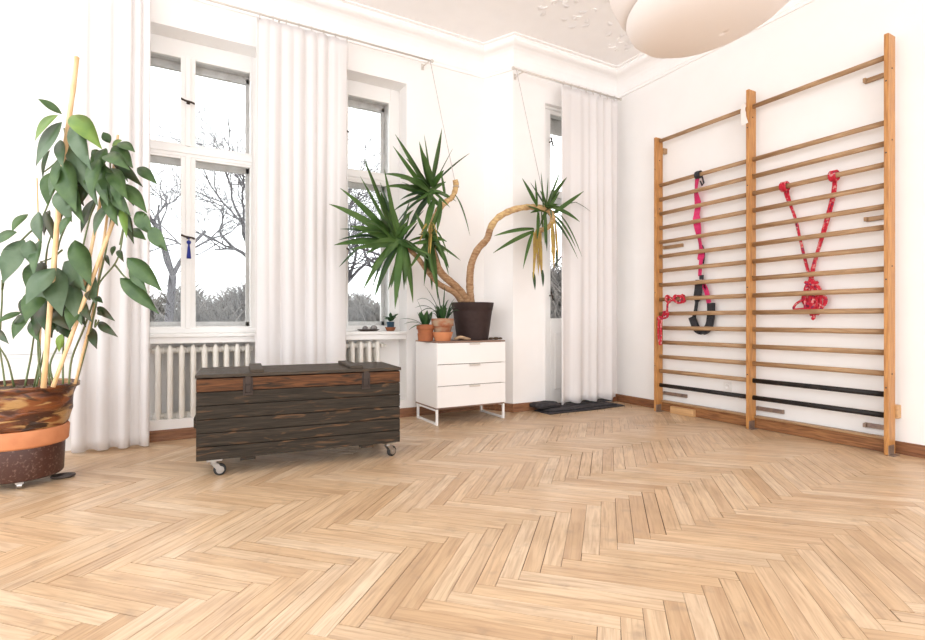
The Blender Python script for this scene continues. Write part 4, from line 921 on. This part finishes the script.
# ------------------------------------------------------------------ outdoors
GZ = -3.2
struct('ground', MB().box(-60, 80, 7, 90, GZ - .2, GZ), 'ground')
def tree(px, D, r0, h_fork, seed, label, ht=1.0, lean=0, depth=6, n0=3):
    rnd = random.Random(seed); base_ = EYE + (F + RT * ((px - 462.5) / FPX)) * D; base_.z = GZ
    t = thing('bare_tree', base_, label, 'tree', 'bare trees outside the windows'); bt = MB(); bb = MB()
    top = Vector((base_.x + lean, base_.y, h_fork)); P = smooth_path([base_, base_.lerp(top, .5) + Vector((rnd.uniform(-.15, .15), 0, 0)), top], 5)
    bt.tube(P, [r0 * (1.25 - .35 * i / (len(P) - 1)) for i in range(len(P))], 10)
    bt.build('trunk', 'outbark', t, smooth=True)
    def grow(p, d, L, r_, k):
        n = 4; pts = [p]; q = p.copy(); dr_ = d.copy()
        for i in range(n):
            dr_ = (dr_ + Vector((rnd.uniform(-.32, .32), rnd.uniform(-.32, .32), rnd.uniform(-.18, .22)))).normalized(); q = q + dr_ * L / n; pts.append(q.copy())
        bb.tube(pts, [r_ * (1 - .38 * i / n) for i in range(n + 1)], 5 if k > 3 else 3, cap=False)
        if k == 0: return
        for c in range(rnd.choice((2, 3, 3) if k > 1 else (3, 4))):
            i = rnd.randint(2, n); an = rnd.uniform(.35, .95); ax = Vector((rnd.uniform(-1, 1), rnd.uniform(-1, 1), rnd.uniform(-.4, .4))).normalized()
            nd_ = (Matrix.Rotation(an, 3, ax) @ dr_); nd_ = Vector((nd_.x, nd_.y, nd_.z * .85 + .08)).normalized()
            grow(pts[i], nd_, L * rnd.uniform(.66, .86), r_ * .58, k - 1)
    for c in range(n0):
        a = 2 * math.pi * c / n0 + rnd.uniform(-.4, .4); grow(top, Vector((math.cos(a) * .75, math.sin(a) * .75, 1)).normalized(), 1.9 * ht, r0 * .62, depth)
    bb.build('branches', 'outbark', t, smooth=True)
tree(160, 13, .10, 2.15, 41, 'bare tree with dark forked trunk outside the left window', .8, lean=.28, depth=7)
tree(262, 17, .19, 1.6, 46, 'bare spreading tree behind the curtain edge, seen at right in the left window', 1.15, depth=7)
tree(330, 15, .15, .9, 43, 'bare tree seen at the left of the right window behind yucca leaves', .9)
tree(400, 22, .18, 2.0, 44, 'bare distant tree at the right edge of the right window', 1.2, depth=5)
tree(566, 16, .14, 1.0, 45, 'bare tree seen through the narrow glass of the balcony door', .9, depth=5)
# winter thicket: countless twigs, one mass
b = MB(); rnd = random.Random(50)
def thicket(pxa, pxb, D, ztop, n):
    for k in range(n):
        px = rnd.uniform(pxa, pxb); d_ = D + rnd.uniform(-1.2, 1.2); p = EYE + (F + RT * ((px - 462.5) / FPX)) * d_
        zt = ztop + .25 * math.sin(px * .11) + .12 * math.sin(px * .37) - abs(rnd.gauss(0, .35)); z0 = rnd.uniform(-1.2, zt - .3); l = rnd.uniform(.3, .9)
        q = p + Vector((rnd.uniform(-.5, .5), rnd.uniform(-.3, .3), 0)); p.z = z0; q.z = min(zt, z0 + l)
        m_ = (p + q) / 2 + Vector((rnd.uniform(-.12, .12), 0, rnd.uniform(0, .1)))
        r_ = rnd.uniform(.012, .028); b.tube([p, m_, q], [r_, r_ * .8, r_ * .3], 3, cap=False)
thicket(100, 300, 18, 2.15, 9000); thicket(320, 430, 19, 1.85, 9000); thicket(535, 620, 16, 2.9, 7000)
tag(b.build('winter_thicket', 'twig'), 'dense grey brown leafless thicket in the garden outside the windows', 'thicket', kind='stuff')
p = EYE + (F + RT * ((150 - 462.5) / FPX)) * 22; gw = thing('garden_wall', (p.x, p.y, GZ), 'low reddish brick garden wall outside the left window behind the tree', 'wall')
MB().box(p.x - 4, p.x + 3, p.y - .15, p.y + .15, GZ, 1.15).build('brickwork', 'brick', gw); MB().box(p.x - 4.05, p.x + 3.05, p.y - .2, p.y + .2, 1.15, 1.22).build('coping', 'stone', gw)

# ------------------------------------------------------------------ world, camera, view
w = bpy.data.worlds.new('overcast_sky'); S.world = w; w.use_nodes = True; nt = w.node_tree; bg = nt.nodes['Background']
tc = nt.nodes.new('ShaderNodeTexCoord'); sp = nt.nodes.new('ShaderNodeSeparateXYZ'); rm = nt.nodes.new('ShaderNodeValToRGB')
nt.links.new(tc.outputs['Generated'], sp.inputs[0]); nt.links.new(sp.outputs[2], rm.inputs[0])
rm.color_ramp.elements[0].position = 0.0; rm.color_ramp.elements[0].color = (.93, .93, .95, 1); rm.color_ramp.elements[1].position = .6; rm.color_ramp.elements[1].color = (1, 1, 1, 1)
nt.links.new(rm.outputs[0], bg.inputs[0]); bg.inputs[1].default_value = 2.2
cam = bpy.data.cameras.new('camera'); cam.sensor_width = 36; cam.lens = FPX / 925 * 36; cam.clip_start = .05; cam.clip_end = 300
co = bpy.data.objects.new('camera', cam); COL.objects.link(co); co.location = EYE; co.rotation_euler = (R(90), 0, -YAW); S.camera = co
S.view_settings.view_transform = 'Standard'; S.view_settings.look = 'None'; S.view_settings.gamma = 1; S.view_settings.use_curve_mapping = False; S.view_settings.exposure = 0.62
S.render.engine = 'CYCLES'; S.cycles.use_denoising = True; S.cycles.max_bounces = 10; S.cycles.diffuse_bounces = 6; S.cycles.transparent_max_bounces = 12; S.cycles.sample_clamp_indirect = 10
